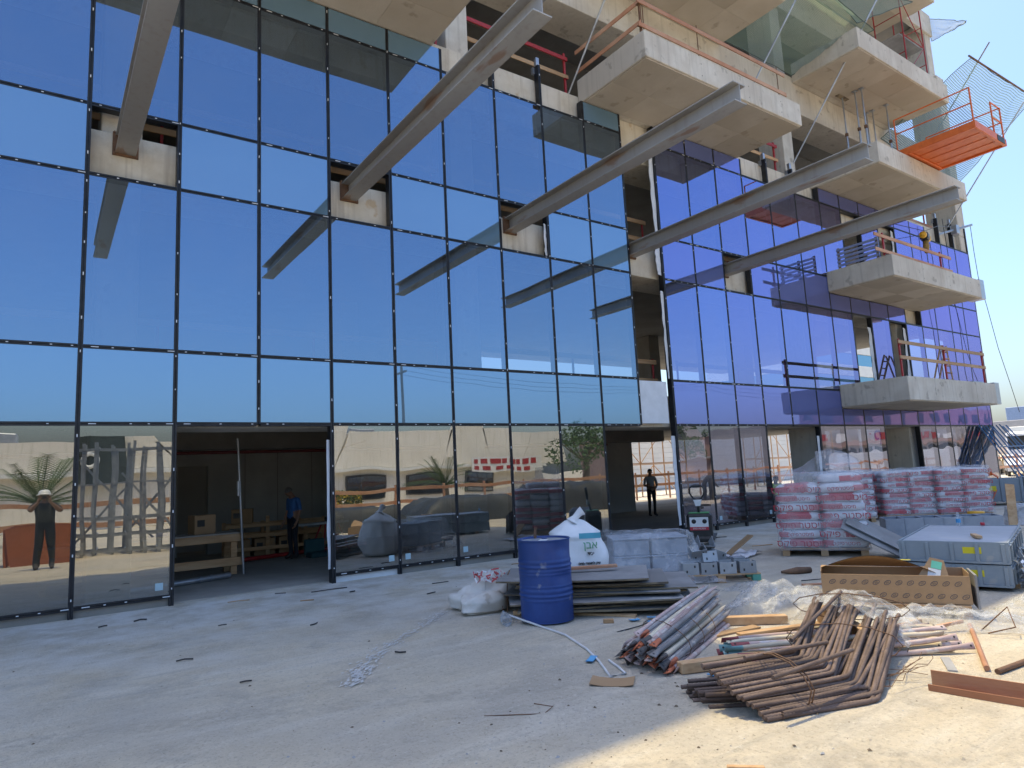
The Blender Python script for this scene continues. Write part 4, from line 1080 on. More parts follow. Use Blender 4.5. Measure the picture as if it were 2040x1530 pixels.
# --- sacks and soft things
def blob(fn, nu=28, nv=20):
    mb = MB(); mb.grid(fn, nu, nv); return mb
M['sack'] = surf('woven_sack', ((.78, .79, .80), (.70, .71, .73), (.84, .84, .84)), .6, scale=3, bump=.25, bscale=70)
M['green_print'] = plain('green_print', (.16, .42, .25), .6); M['black_print'] = plain('black_print', (.03, .03, .03), .6); M['red_print'] = plain('red_print', (.52, .03, .05), .55); M['blue_print'] = plain('blue_print', (.10, .42, .55), .6)
def sack_pt(u, v, w, d, h, sd, neck=True):
    """upright bag: u round, v up"""
    a = 2*math.pi*u; sq = 1/max(abs(math.cos(a)), abs(math.sin(a)))**.55
    t = v
    prof_ = (.90 + .18*math.sin(min(1, t*1.25)*math.pi)) if t < .78 else 1.02*(1-((t-.78)/.22))**.7*.96+.06
    if t < .04: prof_ *= .55+.45*t/.04
    x, y, z = w*.5*sq*math.cos(a)*prof_, d*.5*sq*math.sin(a)*prof_, h*t
    k = .05*nz((x*2.2, y*2.2, z*2.2), 1.0, sd)+.030*nz((x*7, y*7, z*2.5), 1.0, sd+2) + .030*abs(nz((x*9, y*9, z*4), 1.0, sd+4))
    return (x*(1+k*3), y*(1+k*3), z*(1+.04*math.cos(a*2)))
bg = empty('bulk_bag', (6.85, -3.72, .0), ang((.82, -.57)), 'white woven bulk bag with green and black print behind the blue drum', 'bag')
mb = blob(lambda u, v: sack_pt(u, v, .86, .74, 1.0, 11), 44, 30); mb.build('sack', M['sack'], bg)
mb = MB(); mb.tube([(-.02, 0, .98), (.02, 0, 1.05), (.09, .0, 1.12), (.14, 0, 1.15)], [.11, .05, .06, .075], 9); mb.build('tied_neck', M['sack'], bg)
for (t, sz, z, x, mt, w) in (('ןבא', .15, .66, .18, 'green_print', 0), ('דסי', .07, .54, .18, 'black_print', 0), ('הינב ירמוחל קש', .05, .40, .15, 'black_print', 0), ('ףסוי', .08, .26, .18, 'black_print', 0), ('731', .10, .12, .17, 'black_print', 0)):
    place_text(t, sz, M[mt], bg, (x, -.455 + .03*abs(z-.5), z), (math.pi/2, 0, 0), .02)
mb = MB(); mb.box(.02, .34, -.452, -.43, .76, .84); mb.build('print_patch', M['blue_print'], bg)

cb = empty('slumped_bag', (4.95, -4.05, 0), .2, 'slumped dirty white woven bag left of the blue drum', 'bag')
def slump(u, v):
    a = 2*math.pi*u; t = v
    r = (.44+.07*math.cos(a*3+.5)+.05*math.cos(a*5+2))*(1 if t < .4 else (1-((t-.4)/.6)**1.5*.995)); z = (.27+.08*math.cos(a-.6))*min(1, t/.7)**.8 + .04*math.sin(a*2)*t
    if t < .06: r *= .8
    x, y = r*math.cos(a)*1.05, r*math.sin(a)*.8
    k = .16*nz((x*4, y*4, z*5), 1.2, 5)+.10*abs(nz((x*9, y*9, z*8), 1, 6))
    return (x*(1+k), y*(1+k), max(.0, z*(1+k*2)+.05*t*nz((x*5, y*5, 0), 1.3, 9)))
mb = blob(slump, 44, 26); mb.build('sack', surf('dirty_sack', ((.62, .58, .52), (.70, .68, .64), (.42, .36, .29)), .8, scale=4, bump=.35, bscale=20, spots=((.30, .24, .18), 6, .6, .5)), cb)
rn = random.Random(3)
M['tape_red'] = plain('tape_red', (.55, .08, .08), .45); M['tape_white'] = plain('tape_white', (.75, .74, .74), .5)
for i in range(6):
    mb = MB(); a = rn.uniform(0, 6.28); r0 = rn.uniform(.05, .2); cx, cy = .12+rn.uniform(-.1, .15), .02+rn.uniform(-.1, .1)
    pts = [(cx+r0*math.cos(a+k*.5)*(1+.2*math.sin(k)), cy+r0*math.sin(a+k*.5), .40+.05*math.sin(k*1.3+i)+rn.uniform(-.01, .03)) for k in range(11)]
    for k in range(10): mb.bar(pts[k], pts[k+1], .003, .022, up=(rn.uniform(-.9, .9), .2, .6), mi=k % 2)
    mb.build('barrier_tape', [M['tape_red'], M['tape_white']], cb)
mb = MB(); mb.tube([(-.02, -.42, .0), (.0, -.40, .18), (.06, -.36, .33), (.16, -.28, .44), (.28, -.2, .47)], .008, 6); mb.tube([(-.08, -.4, .0), (-.09, -.38, .22)], .005, 5)
mb.build('rusty_rod', M['rust'], None, (4.95, -4.05, 0), .2, 'thin rusty rod leaning on the slumped white bag', 'rod')
# crushed bottle on the ground by the drum
mb = MB(); mb.grid(lambda u, v: (.17*math.cos(6.283*u)*(.4+.6*math.sin(math.pi*min(1, .15+v*.9)))*.42, -.17+.42*v, .05+.05*math.sin(6.283*u)+.015*nz((u*5, v*6, 0), 2, 3)), 16, 12)
mb.build('water_bottle', film_mat('clear_bottle', (.62, .70, .78), .38, .15, 18), None, (4.62, -5.0, 0), -.5, 'crushed clear plastic bottle lying left of the blue drum', 'bottle')

# --- plywood sheets
M['ply'] = surf('old_plywood', ((.28, .275, .275), (.38, .375, .375), (.17, .165, .16)), .75, scale=3, bump=.12, vary=.25, spots=((.42, .42, .42), 2.5, .62, .5)); M['plyedge'] = surf('ply_edge', ((.25, .19, .12), (.34, .27, .18), (.10, .08, .06)), .9, scale=22, bump=.5, stretch=(1, 1, 6), vary=.3)
rn = random.Random(21); xd0 = (.80, -.60)
NAMES = 'lowest second third fourth fifth sixth seventh eighth ninth tenth eleventh twelfth thirteenth fourteenth'.split()
z = .03
for i in range(13):
    L_, W_ = rn.uniform(1.7, 2.25), rn.uniform(1.0, 1.3); t = rn.choice((.018, .021, .025))
    if i >= 9: L_, W_ = (1.9, 1.15) if i != 11 else (1.35, .9)
    a = ang(xd0)+rn.uniform(-.2, .2)*(1 if i > 5 else .6); cx, cy = 6.25+rn.uniform(-.2, .2)-.02*i, -5.25+rn.uniform(-.16, .16)+.03*i
    mb = MB(); bow = rn.uniform(.0, .02) if i > 9 else .003
    nu = 8
    def top(u, v, dz): return (L_*(u-.5), W_*(v-.5), dz + bow*(4*(u-.5)**2) + .003*nz((u*3, v*3, i), 1, 8))
    mb.grid(lambda u, v: top(u, v, t), nu, 4, 0, False); mb.grid(lambda u, v: top(u, v, 0), nu, 4, 0, False)
    for s in (0, 1):
        mb.grid(lambda u, v: top(u, s, t*v), nu, 1, 1, False); mb.grid(lambda u, v: top(s, u, t*v), 4, 1, 1, False)
    mb.build('plywood_sheet', [M['ply'], M['plyedge']], None, (cx, cy, z), a, 'weathered plywood sheet, %s in the stack behind the blue drum' % NAMES[i], 'plywood', 'plywood sheets behind the drum')
    z += t + rn.uniform(.004, .012) + (.012 if i > 8 else 0)
ZPLY = z
mb = MB(); mb.bar((5.55, -4.55, ZPLY+.03), (6.35, -5.15, ZPLY+.05), .1, .035, ch=.005); mb.build('timber_offcut', M['boardred'], None, None, 0, 'reddish timber offcut lying on the plywood stack', 'timber')
for i, (a, b) in enumerate((((5.2, -4.75, .015), (5.9, -5.9, .015)), ((6.6, -4.5, .015), (7.2, -5.6, .015)))):
    mb = MB(); mb.bar(a, b, .09, .03); mb.build('bearer', M['wood'], None, None, 0, 'timber bearer under the %s end of the plywood stack' % ('left', 'right')[i], 'timber')

# --- pallets
def pallet(loc, rz, label, w=1.2, d=.8, paint=None, h=.135, grp='timber pallets in the yard'):
    p = empty('pallet', loc, rz, label, 'pallet', grp)
    for i in range(5):
        mb = MB(); y = -d/2+.05+(d-.1)*i/4; mb.box(-w/2, w/2, y-.05, y+.05, h-.02, h, ch=.003); mb.build('deck_board', M['wood'], p)
    for x in (-w/2+.06, 0, w/2-.06):
        for y in (-d/2+.06, 0, d/2-.06):
            mb = MB(); mb.box(x-.06, x+.06, y-.05, y+.05, .02, h-.021, ch=.004); mb.build('block', paint if (paint and x > .3) else M['wood'], p)
        mb = MB(); mb.box(x-.06, x+.06, -d/2, d/2, 0, .019, ch=.003); mb.build('runner', M['wood'], p)
    return p

# --- load of boxes under loose film, behind the plywood
RZ = ang((.82, -.57))
pallet((8.05, -4.05, 0), RZ, 'timber pallet under the film-wrapped grey boxes', 1.25, .9)
GREYBOX = surf('grey_tub', ((.26, .29, .34), (.34, .37, .42)), .6, scale=3, bump=.08)
for i in range(2):
    for j in range(2):
        mb = MB(); w = .58
        mb.box(-.28, .28, -.36, .36, 0, .24, ch=.015); mb.box(-.295, .295, -.375, .375, .241, .27, ch=.01)
        for q in (-.16, .16): mb.box(q-.06, q+.06, -.366, -.361, .05, .2)
        c = Vector((-.3+.6*i, 0, .136+.272*j)); c = frame((8.05, -4.05), (.82, -.57)) @ c
        mb.build('storage_tub', GREYBOX, None, c, RZ, 'grey tub under clear film, %s %s of four' % (('lower', 'upper')[j], ('left', 'right')[i]), 'tub', 'grey tubs under film')
M['film'] = film_mat('clear_film', (.80, .82, .86), .20, .22, 9); M['filmheap'] = film_mat('film_heap', (.74, .74, .74), .24, .3, 16)
def drape(loc, rz, w, d, h, seed, label, mat, skirt=.25, nm='plastic_film', flare=.35):
    def fn(u, v):
        x, y = (u-.5)*2, (v-.5)*2; r = max(abs(x), abs(y))
        top_ = .62
        if r < top_: s = 1/top_; X, Y, Z = x*s*w/2, y*s*d/2, h+.03*nz((x*3, y*3, seed), 1.2, 1)
        else:
            q = (r-top_)/(1-top_); bx, by = x/r, y/r
            X, Y, Z = bx*(w/2+flare*skirt*q*q), by*(d/2+flare*skirt*q*q), h*(1-q)+.012
        n1 = .04*nz((X*4, Y*4, Z*4), 1.3, seed)+.02*nz((X*11, Y*11, Z*6), 1.1, seed+3)
        f = .4 if r < top_ else 1
        return (X*(1+n1*f)+n1*.4*f, Y*(1+n1*f)-n1*.3*f, max(.012, Z+n1*.5))
    mb = MB(); mb.grid(fn, 46, 46); return mb.build(nm, mat, None, loc, rz, label, 'plastic film')
drape((8.05, -4.05, .02), RZ, 1.34, .95, .72, 4, 'clear plastic film draped over the grey tubs', M['film'], 1.1)

# --- pallet of galvanised angle brackets
PB = Vector((8.62, -4.93, 0)); XB = (.78, -.62)
pallet(PB, ang(XB), 'timber pallet with green corner block under the steel brackets', 1.15, .8, plain('green_block', (.12, .38, .28), .7))
mb = MB(); t = .008
mb.box(0, .24, 0, t, 0, .17, ch=.002); mb.box(0, t, t+.0005, .20, 0, .17, ch=.002); mb.box(.232, .24, t+.0005, .20, 0, .17, ch=.002)
for (x, z) in ((.06, .05), (.18, .12)): mb.box(x-.012, x+.012, -.0015, .0, z-.018, z+.018, 1)
for (y, z) in ((.06, .05), (.15, .12)): mb.box(.2401, .2415, y-.018, y+.018, z-.012, z+.012, 1)
brm = mb.mesh('bracket', [surf('bracket_zinc', ((.36, .38, .40), (.44, .46, .48), (.30, .32, .34)), .5, metal=.55, scale=7, bump=.1, vary=.12), M['black']])
FB = frame(PB, XB); k = 0; rn = random.Random(8)
ROWN = ('front', 'second', 'back'); COLN = ('first', 'second', 'third', 'fourth')
for r in range(3):
    for c in range(4):
        o = link('steel_bracket', brm, None, FB @ Vector((-.56+.275*c+rn.uniform(-.01, .01), -.40+.25*r, .137)), ang(XB)+rn.uniform(-.05, .05), 'galvanised channel bracket, %s from the left in the %s row on the pallet' % (COLN[c], ROWN[r]), 'bracket', 'galvanised brackets on the pallet')
for i, (x, y, z, rx, ry, rz, lb) in enumerate(((-.38, -.18, .31, .5, -.1, .1, 'leaning left'), (-.22, -.26, .30, -.25, .05, .25, 'upright in front'), (-.05, -.12, .31, .2, .35, .6, 'leaning right'), (-.25, .02, .42, .9, .1, .2, 'highest, tilted'), (.30, .02, .31, 0, 1.57, .1, 'standing on end alone'))):
    o = link('steel_bracket', brm, None, FB @ Vector((x, y, z)), 0, 'loose galvanised bracket on top of the bracket pallet, %s' % lb, 'bracket', 'galvanised brackets on the pallet'); o.rotation_euler = (rx, ry, ang(XB)+rz)
o = link('steel_bracket', brm, None, FB @ Vector((-.86, -.42, .003)), 0, 'galvanised bracket standing on the ground left of the bracket pallet', 'bracket', 'galvanised brackets on the pallet'); o.rotation_euler = (0, 0, ang(XB)+.2)
mb = MB(); mb.tube([(9.55, -5.45, .04), (9.75, -5.6, .05), (9.95, -5.7, .05)], [.02, .06, .045], 8); mb.build('rusty_canister', M['rust'], None, None, 0, 'small rusty canister lying right of the bracket pallet', 'canister')

# --- powered pallet jack
pj = empty('pallet_jack', (12.1, -1.8, 0), -.95, 'black powered pallet jack with loop handle in front of the glass', 'pallet jack')
mb = MB(); mb.box(-.27, .27, -.20, .20, .14, .70, ch=.05); mb.box(-.30, .30, -.25, .22, .08, .2, ch=.04); mb.build('power_unit', M['black'], pj)
mb = MB(); mb.box(-.20, .20, -.206, -.201, .34, .62); mb.build('sticker', M['white_paint'], pj)
mb = MB(); mb.box(-.20, .20, -.209, -.206, .34, .41); mb.build('sticker_band', M['red_print'], pj)
place_text('END-RIDERS', .05, M['white_paint'], pj, (0, -.21, .375), (math.pi/2, 0, 0), .001)
for q in (-.11, .12): mb = MB(); mb.lathe([(0, 0), (.045, 0), (.05, .002), (0, .003)], 12, 0, Matrix.Translation((q, -.207, .53)) @ Matrix.Rotation(math.pi/2, 4, 'X')); mb.build('sticker_mark', M['black_print'], pj)
mb = MB(); mb.box(-.22, .22, -.16, .16, .701, .715, ch=.004); mb.build('top_strip', plain('green_strip', (.08, .35, .10), .5), pj)
mb = MB(); mb.tube([(0, -.02, .70), (0, -.06, .86), (0, -.10, .98)], .03, 8); mb.build('tiller', M['black'], pj)
lp = [(.0, -.10, .97), (.09, -.105, 1.03), (.155, -.115, 1.14), (.15, -.125, 1.26), (.09, -.13, 1.31), (0, -.13, 1.32), (-.09, -.13, 1.31), (-.15, -.125, 1.26), (-.155, -.115, 1.14), (-.09, -.105, 1.03)]
mb = MB(); mb.tube(lp, .02, 8, closed=True); mb.tube([(-.08, -.13, 1.30), (.08, -.13, 1.30)], .032, 8); mb.build('handle_loop', M['black'], pj)
mb = MB(); mb.prism([(-.05, .86), (.05, .86), (.09, 1.0), (-.09, 1.0)], -.13, -.085, 0, None, 'y'); mb.build('control_head', M['white_paint'], pj)
for q in (-.2, .2):
    mb = MB(); mb.box(q-.08, q+.08, .2, 1.5, .07, .12, ch=.015); mb.build('fork', M['black'], pj)
    mb = MB(); mb.lathe([(0, -.05), (.04, -.05), (.04, .05), (0, .05)], 12, 0, Matrix.Translation((q, 1.35, .04)) @ Matrix.Rotation(math.pi/2, 4, 'Y')); mb.build('load_wheel', M['black'], pj)
for q in (-.24, .24):
    mb = MB(); mb.lathe([(0, -.04), (.07, -.04), (.08, 0), (.07, .04), (0, .04)], 14, 0, Matrix.Translation((q, -.1, .08)) @ Matrix.Rotation(math.pi/2, 4, 'Y')); mb.build('wheel', M['black'], pj)

# --- bagged mortar on pallets, film wrapped
M['bag_white'] = surf('bag_paper', ((.74, .73, .74), (.66, .65, .67)), .55, scale=5, bump=.2, bscale=16); M['bag_red'] = surf('bag_red', ((.50, .06, .08), (.60, .10, .12), (.62, .30, .30)), .5, scale=4, bump=.15, mix=.6)
def bag_mesh(side):
    mb = MB(); w, d, h = .615, .40, .142
    def fn(u, v):
        a = 2*math.pi*u; e = .5
        cx = math.copysign(abs(math.cos(a))**.35, math.cos(a)); cy = math.copysign(abs(math.sin(a))**.35, math.sin(a))
        ph = (v-.5)*math.pi; c = max(0, math.cos(ph))**.45; s = math.copysign(abs(math.sin(ph))**.8, math.sin(ph))
        x, y, z = cx*w/2*c, cy*d/2*c, s*h/2
        k = .02*nz((x*7, y*7, z*7), 1.4, side)
        return (x+k*.3, y+k*.4, z+h/2+k*.5)
    mb.grid(fn, 32, 12)
    for i, f in enumerate(mb.f):
        c = sum((Vector(mb.v[q]) for q in f), Vector())/len(f)
        vert = .03 < c.z < .108
        if side == 1: red = vert and c.x > -.10 or (abs(c.x) < .16 and c.z > .1)
        elif side == 2: red = vert and (c.x > .17)
        else: red = vert and c.x < .08
        mb.mi[i] = 1 if red else 0
    return mb.mesh('bag', [M['bag_white'], M['bag_red']])
BAGS = [bag_mesh(i) for i in (1, 2, 3)]
TX = {}
def txt(s, size):
    if (s, size) not in TX:
        me = text_mesh(s, size, .004); me.materials.clear(); me.materials.append(M['red_print']); TX[s, size] = me
    return TX[s, size]
def bag_load(loc, rz, layers, label, seed, nx=2, ny=3, peak=False, letters=True, sc_=1.12):
    p = empty('mortar_load', loc, rz, label, 'bag stack', 'film-wrapped pallets of mortar bags'); rn = random.Random(seed)
    for i in range(4):
        mb = MB(); y = -.5+i/3; mb.box(-.6, .6, y-.05, y+.05, .10, .12); mb.build('pallet_board', M['wood'], p)
    for x in (-.53, 0, .53): mb = MB(); mb.box(x-.05, x+.05, -.52, .52, 0, .099); mb.build('pallet_runner', M['wood'], p)
    for l in range(layers):
        for i in range(nx):
            for j in range(ny):
                if peak and l == layers-1 and (i == 0 or j == 0): continue
                b = link('bag', BAGS[(l+i) % 3], p); b.location = (-.30*(nx-1)+.60*i+rn.uniform(-.012, .012), -.385*(ny-1)/2+.385*j+rn.uniform(-.012, .012), .121+.132*l)
                b.rotation_euler = (rn.uniform(-.02, .02), rn.uniform(-.02, .02), rn.uniform(-.03, .03) + (math.pi if rn.random() < .5 else 0))
                if letters and j == 0:
                    s, sz = (('סקיפ רטסימ', .135), ('סקיפרטסימ', .075))[(l+i) % 2]
                    t = link('lettering', txt(s, sz), b); c = b.rotation_euler.z; flip = abs(c) > 1.5
                    t.location = (0, (.199 if flip else -.199), .066); t.rotation_euler = (math.pi/2, 0, math.pi if flip else 0)
                if letters and i == nx-1 and (l+j) % 2 == 0:
                    t = link('lettering', txt('סקיפרטסימ', .062), b); c = b.rotation_euler.z; flip = abs(c) > 1.5
                    t.location = ((-.305 if flip else .305), 0, .066); t.rotation_euler = (math.pi/2, 0, -math.pi/2 if flip else math.pi/2)
    # film round the load
    H_ = .12+.132*layers+.02; W_, D_ = .60*nx+.02, .385*ny+.02; sd = seed
    def fn(u, v):
        a = 2*math.pi*u; sq = 1/max(abs(math.cos(a))/(W_/2), abs(math.sin(a))/(D_/2))
        t = v
        r = sq*(1.02+.02*nz((math.cos(a)*3, math.sin(a)*3, t*5), 1.2, sd)) if t < .72 else sq*(1.02-(t-.72)/.28)
        z = .09+(H_-.09)*min(1, t/.72)
        if t >= .72: z += (.03+.05*max(0, nz((math.cos(a)*2, math.sin(a)*2, t*4), 1.3, sd+1))) * (1-(t-.72)/.28+.3)
        if peak and t > .6: z += .34*math.exp(-((a-1.1)/.8)**2)*min(1, (t-.6)/.2)
        # film is pulled in between the layers
        r *= 1+.012*math.cos((z-.12)/.132*2*math.pi)*(1 if t < .72 else 0)
        return (r*math.cos(a), r*math.sin(a), z)
    mb = MB(); mb.grid(fn, 72, 40); mb.build('wrap_film', M['wrap'], p)
    p.scale = (sc_, sc_, sc_)
    return p
M['wrap'] = film_mat('stretch_wrap', (.88, .88, .92), .17, .16, 6)
bag_load((12.35, -4.55, 0), ang((.50, -.866)), 8, 'nearest film-wrapped stack of red and white mortar bags, sloping top', 5, 2, 3, True, True, 1.24)
bag_load((18.6, -1.55, 0), ang((.62, -.78)), 8, 'farther stack of red and white mortar bags, left of the far pair', 6)
bag_load((19.95, -2.45, 0), ang((.74, -.67)), 8, 'farther stack of red and white mortar bags, middle of three', 7)
bag_load((20.85, -3.45, 0), ang((.74, -.67)), 8, 'farther stack of red and white mortar bags, right end', 8)
# torn paper and powder around the near stack
mb = MB(); mb.grid(lambda u, v: (-.45+.9*u+.05*nz((u*4, v*4, 0), 1, 2), -.3+.6*v, .03+.12*abs(nz((u*3, v*3, 0), 1.6, 7))), 16, 12); mb.build('torn_sack', M['bag_white'], None, (11.0, -3.6, 0), .3, 'torn empty paper sack left of the nearest mortar stack', 'sack')
mb = MB(); mb.bar((10.75, -3.55, .06), (11.2, -3.75, .38), .2, .02); mb.build('wood_scrap', M['card'], None, None, 0, 'brown board scrap leaning left of the nearest mortar stack', 'scrap')
# folded blue-grey cloth on a far stack
mb = MB(); mb.grid(lambda u, v: (-.4+.8*u, -.25+.5*v, .06*math.sin(math.pi*u)*math.sin(math.pi*v)*(1.3+nz((u*5, v*5, 0), 1, 4))+.02), 18, 12); mb.build('folded_tarp', plain('blue_grey_tarp', (.20, .28, .34), .7), None, (18.9, -1.5, 1.28), .3, 'blue grey tarp lying on the left far mortar stack', 'tarp')

# --- long cardboard box on a pallet
BX = (7.50, -7.36); XBX = (.486, -.874); FX = frame(BX, XBX); RX = ang(XBX)
cbx = empty('cardboard_box', (FX @ Vector((.72, 0, 0))), RX, 'long open cardboard box printed with repeating dark marks on a pallet', 'box')
t = .008; L_, D_, H_ = 1.46, .44, .33; zb = .14
def panel(nm, *b): mb = MB(); mb.box(*b, ch=.002); return mb.build(nm, M['card'], cbx)
panel('front_panel', -L_/2, L_/2, 0, t, zb, zb+H_-.03); panel('back_panel', -L_/2, L_/2, D_-t, D_, zb, zb+H_); panel('bottom_panel', -L_/2, L_/2, t, D_-t, zb, zb+t)
panel('end_panel', -L_/2, -L_/2+t, t, D_-t, zb+t, zb+H_); panel('end_panel', L_/2-t, L_/2, t, D_-t, zb+t, zb+H_)
mb = MB(); mb.grid(lambda u, v: (-L_/2+L_*u*.80, D_-.01-v*.36*(1-.25*u), zb+H_+.01+.16*math.sin(math.pi*u)*v+.02*v-.05*v*u), 20, 8); mb.grid(lambda u, v: (-L_/2+L_*u*.80, D_-.01-v*.36*(1-.25*u), zb+H_+.004+.16*math.sin(math.pi*u)*v+.02*v-.05*v*u), 20, 8); mb.build('back_flap', M['card'], cbx)
mb = MB(); mb.prism([(.08, 0), (.40, .0), (.30, .25), (.17, .25)], 0, .006, 0, Matrix.Translation((.18, .16, zb+H_-.05)) @ Matrix.Rotation(1.15, 4, 'X') @ Matrix.Rotation(-.25, 4, 'Z')); ff = mb.build('folded_flap', M['card'], cbx)
mb = MB(); mb.box(.17, .29, .02, .13, .0065, .008, 0, Matrix.Translation((.18, .16, zb+H_-.05)) @ Matrix.Rotation(1.15, 4, 'X') @ Matrix.Rotation(-.25, 4, 'Z')); mb.build('shipping_label', M['white_paint'], ff)
mb = MB(); mb.box(.19, .29, .135, .22, .0065, .008, 0, Matrix.Translation((.18, .16, zb+H_-.05)) @ Matrix.Rotation(1.15, 4, 'X') @ Matrix.Rotation(-.25, 4, 'Z')); mb.build('green_label', plain('green_label', (.18, .60, .40), .6), ff)
mk = MB()     # printed oval marks with letter strokes
for i in range(13):
    for j in range(2):
        x = -L_/2+.06+.112*i+.056*j; zz = zb+.08+.135*j
        if x > L_/2-.05: continue
        c, s = math.cos(.5), math.sin(.5)
        for k in range(12):
            a = k*2*math.pi/12; a2 = (k+1)*2*math.pi/12
            p = (x+.036*math.cos(a)*c-.02*math.sin(a)*s, -.0012, zz+.036*math.cos(a)*s+.02*math.sin(a)*c); q = (x+.036*math.cos(a2)*c-.02*math.sin(a2)*s, -.0012, zz+.036*math.cos(a2)*s+.02*math.sin(a2)*c)
            mk.bar(p, q, .0012, .006, up=(0, 0, 1) if abs(q[0]-p[0]) > abs(q[2]-p[2]) else (1, 0, 0))
        for q in (-.012, 0, .012): mk.bar((x+q*c-.010*-s, -.0014, zz+q*s-.010*c), (x+q*c+.010*-s, -.0014, zz+q*s+.010*c), .0012, .004, up=(1, 0, 0))
mk.build('printed_mark', plain('print_ink', (.10, .09, .10), .7), cbx, kind='stuff')
for (x, z_) in ((-.62, zb+H_+.0), (.12, zb+H_+.06)):
    mb = MB(); mb.box(x, x+.10, D_-.16, D_-.10, z_+.035, z_+.037, 0); mb.build('yellow_label', plain('yellow_tag', (.75, .62, .04), .5), cbx)
pallet(FX @ Vector((.78, .22, 0)), RX, 'timber pallet under the long cardboard box', 1.3, .5)
mb = MB(); mb.box(-.012, .012, -.03, .47, .10, .46, ch=.004); mb.build('end_board', M['ply'], None, FX @ Vector((1.50, 0, 0)), RX, 'weathered board standing at the right end of the cardboard box', 'board')

# --- grey steel formwork panels, two stacked
FP = frame((9.63, -7.25), (.26, -.966)); FR = ang((.26, -.966))
M['form'] = surf('form_grey', ((.24, .29, .33), (.30, .35, .39), (.20, .23, .26)), .55, metal=.15, scale=3, bump=.1, spots=((.45, .42, .38), 4, .66, .5)); M['formface'] = surf('form_face', ((.33, .36, .41), (.42, .45, .50), (.27, .30, .34)), .7, scale=2, bump=.08, spots=((.5, .48, .46), 3, .62, .45))
def form_panel(z, label, W_=1.2, D_=2.4, h=.27):
    f = empty('formwork_panel', (FP @ Vector((W_/2, 0, z))), FR, label, 'formwork', 'grey formwork panels')
    mb = MB(); mb.box(-W_/2+.02, W_/2-.02, .02, D_-.02, h-.03, h-.012); mb.build('face_sheet', M['formface'], f)
    for (a, b) in (((-W_/2, 0), (W_/2, .0)), ((-W_/2, D_), (W_/2, D_)), ((-W_/2, 0), (-W_/2, D_)), ((W_/2, 0), (W_/2, D_))):
        mb = MB()
        x0, x1 = min(a[0], b[0]), max(a[0], b[0]); y0, y1 = min(a[1], b[1]), max(a[1], b[1])
        if x0 == x1: mb.box(x0-.012, x0+.012, y0+.013, y1-.013, .0, h, ch=.003); mb.box(x0-.03, x0+.03, y0+.013, y1-.013, h-.05, h-.034)
        else: mb.box(x0-.012, x1+.012, y0-.012, y0+.012, .0, h, ch=.003)
        mb.build('edge_frame', M['form'], f)
    for i in range(5):
        x = -W_/2+.05+(W_-.1)*i/4; mb = MB(); mb.box(x-.022, x+.022, -.032, -.0125, .02, h-.02, ch=.003); mb.build('stiffener', M['form'], f)
    for i in range(6):
        y = .2+(D_-.4)*i/5; mb = MB(); mb.box(W_/2+.0125, W_/2+.035, y-.03, y+.03, .02, h-.02, ch=.003); mb.build('stiffener', M['form'], f)
    mb = MB(); mb.box(-W_/2, W_/2, -.030, -.013, .0, .03); mb.build('rail', M['form'], f)
    mb = MB(); mb.box(.12, .32, -.015, -.0128, h*.45, h*.75); mb.build('yellow_label', plain('yellow_sticker', (.72, .62, .02), .5), f)
    return f
form_panel(.06, 'grey steel formwork panel, lower of the stacked pair'); form_panel(.345, 'grey steel formwork panel, upper of the stacked pair')
for i in range(2): mb = MB(); mb.box(-.05, 1.25, .3+1.6*i, .4+1.6*i, 0, .058); mb.build('timber_bearer', M['wood'], None, FP @ Vector((0, 0, 0)), FR, 'timber bearer under the %s end of the formwork panels' % ('near', 'far')[i], 'timber')
mb = MB(); mb.box(-.035, .035, -.17, .17, 0, .035, ch=.003); mb.build('timber_block', M['wood'], None, FP @ Vector((.83, .55, .616)), FR+.3, 'short pine block lying on the upper formwork panel', 'timber')
bt = empty('water_bottle', FP @ Vector((.45, 2.2, .616)), 0, 'small water bottle with blue label on the formwork panel', 'bottle')
mb = MB(); mb.lathe([(0, 0), (.032, 0), (.034, .05), (.033, .15), (.014, .19), (.014, .21), (0, .21)], 14); mb.build('bottle_body', film_mat('bottle_clear', (.75, .82, .86), .3, .1, 30), bt)
mb = MB(); mb.lathe([(.035, .05), (.035, .11)], 14); mb.build('bottle_label', plain('bottle_blue', (.08, .35, .65), .4), bt)
mb = MB(); mb.lathe([(0, 0), (.03, 0), (.03, .045), (0, .045)], 12); mb.build('bottle_cap', M['red_print'], None, FP @ Vector((.75, 2.3, .616)), 0, 'small red cap on the formwork panel', 'cap')
# crushed foil strip heap at the panels' right end
rn = random.Random(17); hp = empty('scrap_heap', FP @ Vector((1.33, .35, 0)), FR, 'tangle of torn silver insulation strips at the right end of the formwork panels', 'scrap')
for i in range(46):
    mb = MB(); c = Vector((rn.uniform(-.05, .22), rn.uniform(-.3, .7), rn.uniform(.05, .52))); n = 5
    pts = [c+Vector((rn.uniform(-.12, .12), rn.uniform(-.14, .14), rn.uniform(-.14, .14)))*(.35+.25*k) for k in range(n)]
    w = rn.uniform(.03, .09)
    vs = []
    for p in pts: d = Vector((rn.uniform(-1, 1), rn.uniform(-1, 1), rn.uniform(-1, 1))).normalized()*w*.5; vs += [p+d, p-d]
    mb.add([(v[0], v[1], max(.01, v[2])) for v in vs], [(2*k, 2*k+1, 2*k+3, 2*k+2) for k in range(n-1)]); mb.build('foil_strip', surf('foil%d' % (i % 3), ((.45, .50, .56), (.60, .64, .70), (.20, .23, .27)), .35, metal=.6, scale=12, bump=.4) if i < 3 else bpy.data.materials['foil%d' % (i % 3)], hp)
